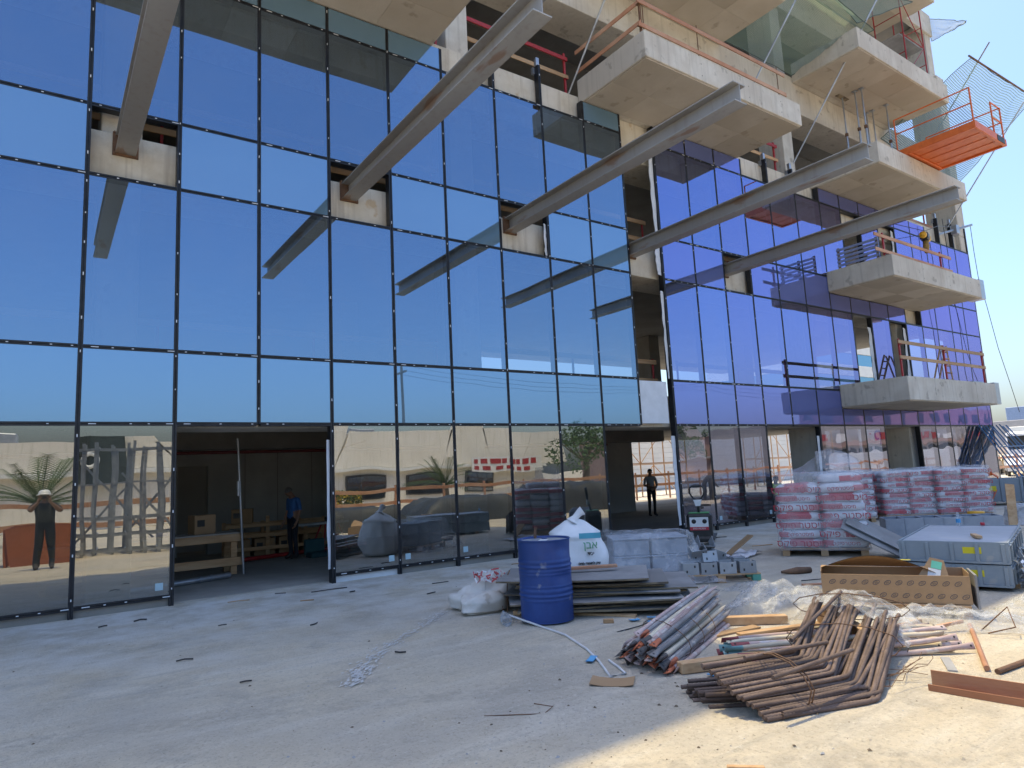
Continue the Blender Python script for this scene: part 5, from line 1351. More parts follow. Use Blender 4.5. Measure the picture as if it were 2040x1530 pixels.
mb = MB(); mb.tube([FP @ Vector((1.35, -.1, .02)), FP @ Vector((1.75, .75, .42))], .022, 8); mb.build('steel_tube', M['galv'], None, None, 0, 'bare steel tube leaning beside the silver insulation strips', 'tube')
# bent grey boards between bags and panels
for i, (dx, dz, rr) in enumerate(((0, .0, .0), (.10, .06, .05), (.2, -.04, .1))):
    mb = MB(); mb.grid(lambda u, v: (-.28+.56*u, -.55+1.1*v, .05*math.sin(math.pi*u)), 8, 10); mb.grid(lambda u, v: (-.28+.56*u, -.55+1.1*v, .05*math.sin(math.pi*u)-.018), 8, 10)
    o = mb.build('bent_board', M['ply'], None, (12.15+dx, -5.62-dx*.4, .36+dz), 0, 'bent grey board leaning between mortar bags and formwork panels, %s' % ('topmost', 'middle', 'lowest')[i], 'board', 'bent grey boards'); o.rotation_euler = (.55, -.35+rr, .35)
# white trays / frames behind the panels
for i in range(6):
    mb = MB(); w = .34
    mb.box(-w/2, w/2, -.3, .3, 0, .02); mb.box(-w/2, w/2, -.3, -.28, .021, .5, ch=.004); mb.box(-w/2, w/2, .28, .3, .021, .5, ch=.004); mb.box(-w/2, -w/2+.02, -.279, .279, .021, .5, ch=.004); mb.box(w/2-.02, w/2, -.279, .279, .021, .5, ch=.004)
    mb.build('grey_bin', plain('bin_grey%d' % i, (.30+.03*(i % 2), .34+.03*(i % 2), .40+.03*(i % 2)), .5, metal=.2), None, (14.3+.27*i*.9, -4.9-.27*i*.95, 0.0), ang((.6, -.8)), 'pale grey sheet metal bin behind the formwork panels, %s from the left' % ('first', 'second', 'third', 'fourth', 'fifth', 'sixth')[i], 'bin', 'pale grey bins in a row')
# grey skips farther back with orange strap
for i, (x, y) in enumerate(((25.6, -2.6), (27.1, -3.9))):
    s_ = empty('steel_skip', (x, y, 0), ang((.5, -.87)), 'grey steel skip at the far right, %s of two' % ('left', 'right')[i], 'skip', 'grey skips at the far right')
    for nm, b in (('side_panel', (-.85, .85, -.5, -.46, .12, .85)), ('side_panel', (-.85, .85, .46, .5, .12, .85)), ('end_panel', (-.85, -.81, -.459, .459, .12, .85)), ('end_panel', (.81, .85, -.459, .459, .12, .85)), ('floor_plate', (-.809, .809, -.459, .459, .12, .16))):
        mb = MB(); mb.box(*b, ch=.01); mb.build(nm, M['form'], s_)
    for q in (-.8, -.27, .27, .8): mb = MB(); mb.box(q-.035, q+.035, -.53, -.5, .1, .87, ch=.006); mb.build('rib', M['form'], s_)
    mb = MB(); mb.box(-.07, .13, -.505, -.5, .45, .62); mb.build('yellow_label', bpy.data.materials['yellow_sticker'], s_)
    mb = MB(); mb.box(-.8, .8, -.45, .45, .72, .80); mb.build('contents', M['ply'], s_)
mb = MB(); pts = [(24.85, -2.65, .3), (25.0, -2.7, .8), (25.15, -2.75, 1.0), (25.35, -2.85, 1.02), (25.5, -2.95, .9), (25.3, -2.95, .5), (25.05, -2.85, .15)]
for k in range(6): mb.bar(pts[k], pts[k+1], .12, .02, up=(.5, -.8, 0))
mb.build('lifting_strap', plain('strap_orange', (.75, .14, .02), .6), None, None, 0, 'bright orange lifting strap over the left grey skip', 'strap')
mb = MB(); mb.lathe([(0, 0), (.16, 0), (.17, .3), (0, .3)], 18); yb = mb.build('paint_bucket', M['black'], None, (18.1, -5.0, 0), 0, 'black bucket with yellow lid behind the formwork panels', 'bucket'); mb = MB(); mb.lathe([(0, .36), (.175, .36), (.18, .30), (.17, .301)], 18); mb.build('lid', M['yellow'], yb)
mb = MB(); mb.bar((18.6, -5.55, .0), (18.85, -5.5, .95), .02, .2, up=(1, -.8, 0)); mb.build('leaning_plank', M['wood'], None, None, 0, 'short pale plank standing behind the formwork panels', 'plank')
drape((19.6, -5.6, 0), .2, 1.5, .8, .42, 14, 'grey plastic sheet over a low pile behind the formwork panels', film_mat('grey_film', (.45, .47, .50), .75, .35, 8), .5)
mb = MB(); rn = random.Random(5)
for i in range(9):
    mb = MB(); y0 = -6.6-.12*(i % 3); mb.bar((17.8+.1*i, y0-.05*i, .06+.09*(i//3)), (20.6+.1*i, y0+1.3, .06+.09*(i//3)), .09, .07, ch=.006)
    mb.build('dark_beam', M['rust'] if i % 2 else M['plyedge'], None, None, 0, 'dark timber beam stacked at the right edge behind the panels, %s' % ('bottom left', 'bottom middle', 'bottom right', 'middle left', 'centre', 'middle right', 'top left', 'top middle', 'top right')[i], 'timber', 'dark beams at the right edge')

# --- blue lattice frames leaning on the end of the glass
bl = empty('blue_steel_rack', (33.4, -.9, 0), 0, 'blue steel frames leaning against the right end of the glass', 'steel frame')
BLU = surf('blue_steel', ((.02, .13, .32), (.04, .18, .42), (.10, .16, .22)), .45, scale=5, bump=.08, spots=((.6, .62, .62), 6, .66, .6))
rn = random.Random(9)
for i in range(9):
    x = -1.2+.36*i; mb = MB(); mb.bar((x+.55, -.55-.05*i, .0), (x, .72, 2.85+rn.uniform(-.05, .05)), .11, .05, ch=.006); mb.build('upright', BLU, bl)
for z_, w in ((.45, 0), (1.0, .1), (1.9, .2)):
    mb = MB(); f = z_/2.85; y = -.55+1.27*f-.09; mb.bar((-1.2+.55*(1-f), y, z_), (1.7+.55*(1-f), y-.3*(1-f), z_), .04, .05); mb.build('cross_rail', BLU, bl)
for i in range(4): mb = MB(); mb.bar((-.4+.5*i, -.35, .9), (-.2+.5*i, -.30, 1.25), .02, .04); mb.build('latch', M['galv'], bl)

# --- rusty rebar bundle, bent bars
rb = empty('rebar_bundle', (0, 0, 0), 0, 'bundle of rusty ribbed reinforcing bars bent at an angle, tied with wire', 'rebar')
M['rebar'] = surf('rebar_rust', ((.145, .10, .08), (.20, .145, .12), (.11, .075, .06)), .75, metal=.25, scale=20, bump=.25, vary=.22)
rn = random.Random(44)
def ribbed(pts, r):
    P_ = [Vector(p) for p in pts]; out = []; acc = 0
    # sample every ~9 mm..: alternate radius gives the ribs
    segs = []
    for a, b in zip(P_[:-1], P_[1:]):
        n = max(1, int((b-a).length/.016))
        for k in range(n): segs.append(a.lerp(b, k/n))
    segs.append(P_[-1]); rr = [r*(1.0 if i % 2 else 1.13) for i in range(len(segs))]
    mb = MB(); mb.tube(segs, rr, 7); return mb
def bent(a, c, b, rad=.10):
    a, c, b = Vector(a), Vector(c), Vector(b); u = (a-c).normalized(); w = (b-c).normalized(); p0, p1 = c+u*rad, c+w*rad
    return [a] + [p0*(1-t)**2 + c*2*t*(1-t) + p1*t*t for t in (0, .25, .5, .75, 1)] + [b]
NB = 48
for i in range(NB):
    t = (i % 24)/23; lay = i//24
    z0 = (.30-.27*t) + .034*lay*0 + .02*(i % 2)
    cz = max(.02, .27*(1-t)+.03 - .08*lay*(1-t)); j = lambda s: rn.uniform(-s, s)
    c = Vector((4.87, -8.63, 0)).lerp(Vector((5.0, -9.20, 0)), t); a = Vector((4.02, -8.46, 0)).lerp(Vector((4.12, -8.92, 0)), t); b = Vector((6.75, -7.75, 0)).lerp(Vector((6.45, -8.75, 0)), t)
    dd = Vector((.10*lay, .03*lay, 0))
    pts = bent((a.x+dd.x*1.2+j(.04), a.y-dd.y+j(.02), cz+j(.012)), (c.x+dd.x+j(.05), c.y+dd.y+j(.03), cz+j(.02)), (b.x+j(.22), b.y+j(.06), .36-.08*t-.06*lay+j(.03)), .055)
    ribbed(pts, .0165).build('bar', M['rebar'], rb)
for i in range(16):     # straight lower layer
    t = i/15; j = lambda s: rn.uniform(-s, s)
    a = Vector((4.22, -8.08, .02+.033*(i % 3))).lerp(Vector((4.02, -8.46, .02+.033*(i % 3))), t); b = Vector((5.35, -8.72, .02)).lerp(Vector((5.02, -9.14, .02+.02*(i % 2))), t)
    ribbed([(a.x+j(.05), a.y+j(.02), a.z), (b.x, b.y, a.z)], .0155).build('bar', M['rebar'], rb)
def tie(ring, r=.0045): mb = MB(); mb.tube(ring, r, 5, closed=True); mb.build('tie_wire', M['rust'], rb)
for q in (0, .035):
    tie([(4.45+q+.02*math.sin(k), -8.74+.30*math.cos(k*math.pi/6)-.06*q, .17+.19*math.sin(k*math.pi/6)) for k in range(12)], .006)
tie([(5.62+.32*math.cos(k*math.pi/6)*.62, -8.62+.40*math.cos(k*math.pi/6)*-1, .22+.15*math.sin(k*math.pi/6)) for k in range(12)])
tie([(6.35+.2*math.cos(k*math.pi/6), -8.3+.46*math.cos(k*math.pi/6)*-1, .36+.12*math.sin(k*math.pi/6)) for k in range(12)], .005)
for k in range(7):
    mb = MB(); p = Vector((5.25+rn.uniform(-.1, .3), -9.05+rn.uniform(-.1, .2), .05)); pts = [p]
    for q in range(5): p = p+Vector((rn.uniform(.05, .14), rn.uniform(-.12, .06), rn.uniform(-.03, .05))); p.z = max(.01, p.z); pts.append(p.copy())
    mb.tube(pts, .003, 4); mb.build('loose_wire', M['rust'], rb)
for i, (x, y, L2) in enumerate(((6.5, -8.15, 1.0), (5.9, -8.35, .9))):
    mb = MB(); mb.bar((x-.35, y-.4, .09+.05*(1-i)), (x+.35, y+.45, .09+.05*(1-i)), .1, .17-.1*i, ch=.006); mb.build('timber_support', M['wood'], None, None, 0, 'timber block under the rebar bundle, %s end' % ('far', 'near')[i], 'timber')
# film over the bars' far end
mb = MB(); mb.grid(lambda u, v: (6.25+.75*u+.1*nz((u*3, v*3, 0), 1, 3), -8.85+1.25*v+.12*u, .10+.42*math.sin(math.pi*min(1, max(0, v)))*(1-.25*u)*(1-.55*abs(u-.55))+.05*nz((u*7, v*7, 1), 1.3, 6)), 30, 30); mb.build('plastic_film', M['filmheap'], None, None, 0, 'torn film thrown over the far end of the rebar bundle', 'plastic film')

# --- bundles of old scaffold tubes with flattened ends
def scaf_tube(L, r, mats, seed):
    rn_ = random.Random(seed); mb = MB(); n = 9; N = 26; vs = []
    bend = rn_.uniform(-.03, .03)
    for i in range(N):
        u = i/(N-1); y = L*u; e = min(u, 1-u)*L; f = min(1, e/.13); w = r*(1+(1-f)*.55); h = r*(.16+.84*f)
        for k in range(n):
            a = 2*math.pi*k/n; vs.append((w*math.cos(a)+bend*math.sin(math.pi*u), y, h*math.sin(a)+.02*bend*math.sin(math.pi*u*2)))
    mb.add(vs, [(i*n+k, i*n+(k+1) % n, (i+1)*n+(k+1) % n, (i+1)*n+k) for i in range(N-1) for k in range(n)], 0, True)
    mb.add(vs[:n], [tuple(range(n))], 0); mb.add(vs[-n:], [tuple(range(n))], 0)
    for i, f in enumerate(mb.f):
        c = sum((Vector(mb.v[q]) for q in f), Vector())/len(f)
        if c.y < .16: mb.mi[i] = 1
    for y in (.035, L-.035): mb.lathe([(0, 0), (.010, 0), (.010, .0012), (0, .0012)], 8, 2, Matrix.Translation((0, y, r*.42)))
    return mb.mesh('tube', list(mats)+[M['black']])
tg = surf('tube_grey', ((.30, .28, .27), (.42, .40, .39), (.20, .19, .19)), .75, metal=.2, scale=8, bump=.15, vary=.25, spots=((.55, .52, .48), 9, .6, .6)); tp = surf('tube_pink', ((.48, .34, .30), (.55, .45, .42), (.30, .2, .18)), .75, scale=7, bump=.15, vary=.2, spots=((.6, .57, .53), 8, .57, .7)); tc_ = surf('tube_cream', ((.55, .47, .34), (.62, .55, .43), (.42, .34, .24)), .7, scale=7, bump=.12, vary=.15)
td = surf('tube_dark', ((.06, .055, .055), (.12, .11, .10)), .8, scale=10, bump=.2); tor = surf('tube_orange', ((.50, .14, .06), (.40, .12, .06)), .7, scale=8, bump=.1); tte = surf('tube_teal', ((.10, .24, .25), (.16, .32, .32), (.4, .4, .36)), .6, scale=9, bump=.1); trd = surf('tube_maroon', ((.22, .04, .05), (.3, .07, .07)), .6, scale=8, bump=.1)
TUBES = [scaf_tube(2.15, .024, mm, s) for s, mm in enumerate(((tg, td), (tp, tor), (tg, tg), (tp, tp), (tc_, td), (tg, tor)))]
def tube_bundle(label, ends_a, ends_b, rows, seed, meshes, wires=True):
    r_ = empty('tube_bundle', (0, 0, 0), 0, label, 'steel tubes'); rn_ = random.Random(seed)
    a0, a1 = Vector(ends_a[0]), Vector(ends_a[1]); b0, b1 = Vector(ends_b[0]), Vector(ends_b[1])
    for l, n in enumerate(rows):
        for i in range(n):
            t = (i+.5)/n*(1-.14*l)+.07*l
            a = a0.lerp(a1, t); b = b0.lerp(b1, t); za = .026+.046*l
            s = rn_.uniform(-.14, .14); d = (b-a).normalized(); a = a+d*s+Vector((rn_.uniform(-.02, .02), rn_.uniform(-.02, .02), 0)); d = (b-a).normalized()
            d.z = (rn_.uniform(-.012, .02)+.01*l); d.normalize()
            x = d.cross(Vector((0, 0, 1))).normalized(); zz = x.cross(d); tw = rn_.uniform(-1.2, 1.2); x2 = x*math.cos(tw)+zz*math.sin(tw); z2 = x2.cross(d)
            o = link('tube', rn_.choice(meshes), r_)
            o.matrix_local = Matrix(((x2.x, d.x, z2.x, a.x), (x2.y, d.y, z2.y, a.y), (x2.z, d.z, z2.z, za+rn_.uniform(0, .012)), (0, 0, 0, 1)))
    if wires:
        H_ = .046*len(rows)+.03
        for f in (.3, .55, .78):
            c = (a0.lerp(b0, f)+a1.lerp(b1, f))/2; hw = (a1.lerp(b1, f)-a0.lerp(b0, f))/2
            mb = MB(); mb.tube([c+hw*1.06*math.cos(k*math.pi/8)+Vector((0, 0, H_/2+(H_/2+.01)*math.sin(k*math.pi/8))) for k in range(16)], .004, 5, closed=True); mb.build('tie_wire', M['rust'], r_)
    return r_
tube_bundle('large bundle of grey and pink scaffold tubes with flattened dark ends', ((4.55, -7.0, 0), (4.38, -7.82, 0)), ((6.55, -6.2, 0), (6.0, -7.1, 0)), (15, 14, 12, 10, 7), 3, TUBES)
CT = [scaf_tube(2.0, .022, mm, 20+s) for s, mm in enumerate(((tc_, tte), (tc_, tc_), (tc_, tte), (tp, trd)))]
tube_bundle('smaller bundle of cream tubes with teal ends behind the rebar', ((5.45, -7.55, 0), (5.05, -8.0, 0)), ((7.0, -8.55, 0), (6.65, -9.05, 0)), (9, 7, 4), 5, CT)
for i, (a, b) in enumerate((((4.55, -7.75, .05), (5.35, -8.05, .05)), ((6.2, -6.9, .05), (6.75, -7.35, .05)))):
    mb = MB(); mb.bar(a, b, .10, .09, ch=.006); mb.build('timber_bearer', M['wood'], None, None, 0, ('pine bearer between the tube bundle and the rebar', 'yellow pine block behind the tube bundle')[i], 'timber')

# --- loose tubes, channel and film at the right
for i, (a, b, r) in enumerate((((7.75, -8.75, .03), (6.30, -9.42, .03), .022), ((6.28, -9.5, .024), (7.3, -9.6, .024), .022), ((6.75, -9.62, .02), (7.2, -9.72, .02), .016))):
    mb = MB(); mb.tube([a, b], r, 10); mb.build('rusty_tube', M['boardred'] if i == 0 else M['rust'], None, None, 0, ('long rusty tube lying across sunlit ground', 'rusty tube crossing the long one at its end', 'short thin rusty tube at the right edge')[i], 'tube', 'loose rusty tubes at the right')
mb = MB(); L_ = 1.3; t = .006
mb.box(0, L_, 0, t, 0, .13, ch=.002); mb.box(0, L_, -.11, 0, 0, t, ch=.002); mb.box(0, L_, -.116, -.11, 0, .055, ch=.002)
mb.build('steel_channel', surf('channel_rust', ((.42, .20, .10), (.52, .30, .17), (.34, .14, .07)), .7, metal=.2, scale=4, bump=.12, stretch=(.6, 3, 3)), None, (5.62, -9.30, .0), ang((.18, -.98)), 'rusty steel channel lying in the sun at the right edge', 'steel channel')
def crumple(loc, rz, w, d, h, seed, label, mat, n=34):
    mb = MB()
    def fn(u, v):
        x, y = (u-.5)*2, (v-.5)*2; e = max(0, 1-(x*x+y*y)**1.2)
        z = h*e**.6*(.45+.9*abs(nz((x*1.7, y*1.7, seed), 1.2, 1)))+.5*h*abs(nz((x*4, y*4, seed), 1.3, 2))*e**.4
        return (w/2*x*(1+.15*nz((x*2, y*2, seed), 1, 5))+.05*nz((x*6, y*6, seed), 1, 6), d/2*y*(1+.15*nz((y*2, x*2, seed), 1, 7))+.05*nz((y*6, x*6, seed), 1, 8), max(.008, z))
    mb.grid(fn, n, n); return mb.build('plastic_film', mat, None, loc, rz, label, 'plastic film')
crumple((7.25, -7.0, 0), -.6, 1.5, .9, .32, 3, 'heap of clear crumpled film between the tubes and the cardboard box', M['filmheap'])
crumple((7.75, -8.6, 0), -.9, 1.7, .7, .2, 6, 'flat grey film lying in front of the cardboard box', M['filmheap'])
crumple((9.0, -9.0, 0), -.3, 1.0, .8, .18, 8, 'film heap at the right edge under the formwork panels', M['filmheap'])
crumple((8.35, -5.65, 0), .3, .9, .35, .05, 9, 'thin flat film in front of the bracket pallet', M['filmheap'], 20)

# --- litter
def flat_scrap(nm, loc, rz, w, d, mat, label, cat='scrap', h=.006, curl=.02):
    mb = MB(); f = lambda u, v: (w*(u-.5), d*(v-.5), h+curl*(2*abs(u-.5))**2+.004*nz((u*4, v*4, w), 1, 3))
    mb.grid(f, 6, 5); mb.grid(lambda u, v: (f(u, v)[0], f(u, v)[1], max(.001, f(u, v)[2]-.005)), 6, 5); return mb.build(nm, mat, None, loc, rz, label, cat)
flat_scrap('cardboard_piece', (3.97, -7.53, 0), -.85, .36, .24, M['card'], 'flat cardboard scrap left of the rebar bundle')
mb = MB(); mb.tube([(4.70, -4.95, .08), (4.78, -5.5, .012), (4.72, -6.0, .012), (4.5, -6.6, .012), (4.3, -7.0, .012), (4.12, -7.3, .012), (4.05, -7.42, .012), (4.2, -7.45, .012), (4.3, -7.25, .012), (4.38, -7.05, .012)], .012, 6)
mb.build('white_strap', M['tape_white'], None, None, 0, 'white strap trailing over the ground from drum to tubes', 'strap')
BLUP = plain('blue_foam', (.13, .40, .68), .6); rn = random.Random(77)
for i, (x, y, w, d) in enumerate(((4.28, -6.92, .2, .07), (5.72, -6.05, .12, .08), (5.82, -6.25, .16, .07), (5.55, -6.5, .13, .09), (5.95, -6.1, .1, .06), (4.75, -8.0, .22, .08))):
    flat_scrap('foam_piece', (x, y, .0), rn.uniform(-1, 1), w, d, BLUP, 'pale blue foam scrap, %s' % ('beside the end of the white strap', 'left of three under the plywood edge', 'middle of three under the plywood edge', 'nearest the tube bundle tips', 'right of three under the plywood edge', 'between tube bundle and rebar')[i], h=.02, curl=.005)
for i, (x, y, w, d) in enumerate(((5.95, -6.3, .14, .07), (6.15, -6.35, .1, .08), (5.45, -5.9, .12, .05), (5.05, -4.7, .16, .12))):
    mb = MB(); mb.box(-w/2, w/2, -d/2, d/2, 0, .05, ch=.006); mb.build('wood_block', M['wood'], None, (x, y, 0), rn.uniform(-1, 1), 'small wood block %s' % ('in the litter, left', 'in the litter, right', 'close to the drum foot', 'beside the slumped bag')[i], 'wood block')
for i, pts in enumerate((((5.2, -6.3, .008), (5.5, -6.35, .03), (5.9, -6.2, .01), (6.1, -6.45, .01), (5.7, -6.7, .01)), ((2.75, -7.45, .006), (2.95, -7.65, .02), (3.1, -7.72, .006), (3.2, -7.7, .03), (3.1, -7.6, .05)), ((9.2, -6.0, .01), (9.5, -6.2, .02), (9.9, -6.35, .01)), ((7.6, -8.9, .02), (7.75, -9.1, .25), (7.6, -9.2, .1), (7.5, -9.0, .03)))):
    mb = MB(); mb.tube(pts, .007 if i != 1 else .004, 5); mb.build('wire_scrap', M['black'] if i in (0, 2) else M['rust'], None, None, 0, ('black cable scrap in front of the plywood stack', 'twisted rusty wire on the open ground', 'black cable scrap left of the cardboard box', 'curled rusty wire at the right edge')[i], 'wire')
# strips of sealant and wood splinters scattered by the wall, one small piece each
rn = random.Random(101)
SPN = ('just outside the left doorway, long', 'below the leftmost panes, right one', 'below the leftmost panes, left one', 'at the right of the left doorway sill', 'in front of the left doorway, middle', 'right of the left doorway, short', 'between left doorway and slumped bag, long', 'behind the slumped bag, upper', 'behind the slumped bag, right', 'left of the slumped bag', 'far left open ground, upper', 'left of the pallet jack', 'right of the bracket pallet, long', 'under the glass right of the pallet jack', 'far left open ground, middle', 'along the left doorway threshold, longest', 'under the glass left of the drum', 'above the powder streak', 'far left open ground, lower', 'left of the powder streak')
SP = [(2.6, -.55, .32, .2), (1.2, -1.0, .16, .5), (.75, -1.05, .12, .9), (3.3, -.35, .18, -.2), (3.4, -1.4, .20, 0), (4.2, -1.2, .10, .6), (5.6, -1.6, .3, .3), (6.2, -2.0, .22, .1), (6.9, -2.2, .16, -.3), (5.0, -2.4, .18, .7), (2.0, -2.3, .10, .4), (9.3, -1.6, .4, -.1), (12.6, -3.0, .5, .05), (13.4, -1.2, .5, 0), (1.3, -3.9, .16, .2), (4.0, -.7, .6, .35), (7.8, -.8, .3, .2), (2.9, -3.2, .14, 1.0), (1.6, -5.2, .1, .2), (3.1, -5.3, .12, -.4)]
for i, (x, y, L_, a) in enumerate(SP):
    mb = MB(); c, s = math.cos(a-.4), math.sin(a-.4); mb.tube([(x-c*L_/2, y-s*L_/2, .012), (x+.02*s, y-.02*c, .012+rn.uniform(0, .015)), (x+c*L_/2, y+s*L_/2, .012)], rn.uniform(.006, .011), 5); mb.build('rubber_strip', M['black'] if i % 4 else M['wood'], None, None, 0, '%s strip on the shaded ground, %s' % ('pale wood' if i % 4 == 0 else 'dark rubber', SPN[i]), 'scrap', 'dark strips scattered on the ground')
# stones: too many to count
mb = MB(); rn = random.Random(55)
for i in range(900):
    x, y = rn.uniform(-1, 9), rn.uniform(-10.8, -1.2)
    if rn.random() < .4: x, y = rn.gauss(3.3, 1.0), rn.gauss(-8.3, .8)
    s = rn.choice((.005, .006, .008, .01, .014, .02 if rn.random() < .3 else .008)); z0 = ground_z(x, y)
    o = [(x+s*rn.uniform(.6, 1.2)*a, y+s*rn.uniform(.6, 1.2)*b, z0+s*.7*c) for a, b, c in ((1, 0, .2), (0, 1, .2), (-1, 0, .2), (0, -1, .2), (0, 0, 1))]
    mb.add(o, [(0, 1, 4), (1, 2, 4), (2, 3, 4), (3, 0, 4)], rn.choice((0, 0, 1, 2)))
mb.build('gravel', [M['ground'], M['block'], M['bark']], None, None, 0, 'small stones and crumbs scattered over the yard', 'gravel', None, 'stuff')
# spilled white powder, a thin sheet on the ground
mb = MB(); pth = [(4.5, -3.75), (4.0, -4.2), (3.4, -4.7), (2.95, -5.1), (2.58, -5.5), (2.5, -5.7), (2.3, -6.0)]; rn = random.Random(13)
for i in range(420):
    t = rn.random()*5.99; k = int(t); f = t-k; x = pth[k][0]*(1-f)+pth[k+1][0]*f+rn.gauss(0, .05+.035*(2 < t < 5)); y = pth[k][1]*(1-f)+pth[k+1][1]*f+rn.gauss(0, .05); w = rn.uniform(.004, .016); l = rn.uniform(.01, .06); a = .74+rn.uniform(-.35, .35); c, s = math.cos(a), math.sin(a); n = 7
    mb.add([(x+(l*math.cos(q)*c-w*math.sin(q)*s)*rn.uniform(.6, 1), y+(l*math.cos(q)*s+w*math.sin(q)*c)*rn.uniform(.6, 1), ground_z(x, y)+.006+.00002*i) for q in [2*math.pi*j/n for j in range(n)]], [tuple(range(n))])
mb.build('powder_spill', surf('powder', ((.66, .64, .61), (.60, .58, .54)), .95, scale=30, bump=.1), None, None, 0, 'streak of spilled white powder on the ground left of the drum', 'powder', None, 'stuff')

# loose timber and cream tube scraps round the bundles
for i, (a, b, w, h, mt, lb) in enumerate((((5.9, -7.35, .03), (6.9, -7.75, .05), .09, .025, 'wood', 'thin pine board behind the cream tubes'), ((5.75, -7.15, .015), (6.35, -7.25, .02), .12, .02, 'card', 'brown board scrap right of the tube bundle'), ((7.0, -8.25, .02), (7.7, -8.3, .02), .04, .04, 'wood', 'pine stick right of the rebar bundle'), ((6.9, -8.45, .03), (7.6, -8.75, .09), .03, .03, 'boardred', 'reddish stick leaning over the cream tube ends'), ((6.1, -9.25, .012), (6.45, -9.05, .012), .07, .02, 'ply', 'grey board offcut in front of the cream tubes'), ((3.35, -9.15, .01), (3.5, -9.3, .01), .03, .015, 'wood', 'small wood chip in the sunlit corner'), ((8.9, -6.2, .012), (9.25, -6.45, .012), .06, .02, 'boardred', 'red wood scrap left of the cardboard box'))):
    mb = MB(); mb.bar(a, b, w, h, ch=.003); mb.build('timber_scrap', M[mt], None, None, 0, lb, 'timber')
for i, (a, b) in enumerate((((4.15, -8.95, .30), (5.05, -9.02, .33)), ((5.0, -8.55, .33), (6.5, -8.15, .46)), ((4.3, -8.62, .34), (5.1, -8.8, .34)))):
    ribbed([a, b], .0155).build('bar', M['rebar'], rb)
# ------------------------------------------------------------------ fittings on the upper floors
def rail(label, a, b, heights, posts, bmat, pmat, thick=.03, hgt=.11, group='site guard rails on the upper floors', pz=1.2, over=.0, thin=False):
    a, b = Vector(a), Vector(b); r = empty('guard_rail', a, 0, label, 'guard rail', group); d = (b-a); L = d.length; d.normalize(); nrm = Vector((-d.y, d.x, 0))
    for i, h in enumerate(heights):
        mb = MB(); p = -d*over+nrm*.02+Vector((0, 0, h+.012*i)); q = d*(L+over)+nrm*.02+Vector((0, 0, h+RND.uniform(-.015, .02)))
        mb.bar(p, q, thick, hgt, ch=.004); mb.build('board', bmat[i % len(bmat)] if isinstance(bmat, list) else bmat, r)
    for f in posts:
        mb = MB(); c = d*(L*f)
        if thin: mb.tube([c+nrm*.05, c+nrm*.05+Vector((0, 0, pz))], .014, 6)
        else:
            mb.box(c.x-.03+nrm.x*.06, c.x+.03+nrm.x*.06, c.y-.025+nrm.y*.06, c.y+.025+nrm.y*.06, 0, pz, ch=.004)
            for h in heights: mb.box(c.x-.05+nrm.x*.03, c.x+.05+nrm.x*.03, c.y-.045+nrm.y*.03, c.y+.045+nrm.y*.03, h-.075, h-.058)
        mb.build('post', pmat, r)
    return r
F3 = FL[3]+.006
rail('red and pine guard rail along the open third floor edge, left of the big balcony', (7.0, .42, F3), (11.05, .42, F3), (.64, 1.16), (.02, .98), [M['wood'], M['redpaint']], M['redpaint'], pz=1.32)
rail('brown guard rail along the left side of the big middle balcony', (11.2, .3, 11.905), (11.2, -2.05, 11.905), (.30, .85), (.98,), M['boardred'], M['rust'], pz=1.1)
rail('long pinkish guard rail along the front of the big middle balcony', (11.25, -2.1, 11.905), (16.9, -2.1, 11.905), (.20, .80), (.01, .36, .97), M['boardred'], M['rust'], pz=.98, thin=True, over=.15)
rail('pine guard rail along the front of the balcony below the orange platform', (21.7, -2.05, 8.125), (26.3, -2.05, 8.125), (.12, .60), (.04, .93), M['boardred'], [M['wood'], M['redpaint']][1], pz=.75, over=.45)
rail('pine guard rail with three red posts along the lowest balcony', (22.0, -2.05, 4.195), (28.4, -2.05, 4.195), (.62, 1.1), (.01, .5, .99), M['wood'], M['redpaint'], pz=1.22, over=.05)
rail('red clamp guard rail at the right end of the open third floor', (28.9, .5, F3), (32.2, .5, F3), (.3, 1.0), (.1, .8), M['boardred'], M['redpaint'], pz=1.3)
rail('timber guard rail inside the open third floor, right of the big balcony', (17.7, .45, F3), (20.5, .45, F3), (.6, 1.1), (.05, .95), [M['wood'], M['redpaint']], M['redpaint'], pz=1.25)
gr_ = empty('slatted_barrier', (21.98, -.45, 8.13), 0, 'weathered slatted timber barrier on the left side of the second balcony', 'barrier')
for i in range(5): mb = MB(); mb.box(-.015, .015, -1.35, .05, .06+.135*i, .14+.135*i, ch=.003); mb.build('slat', M['ply'] if False else M['galv'], gr_)
for y in (-1.28, -.6, .0): mb = MB(); mb.box(.016, .06, y-.04, y+.04, 0, .72, ch=.003); mb.build('post', M['plyedge'], gr_)
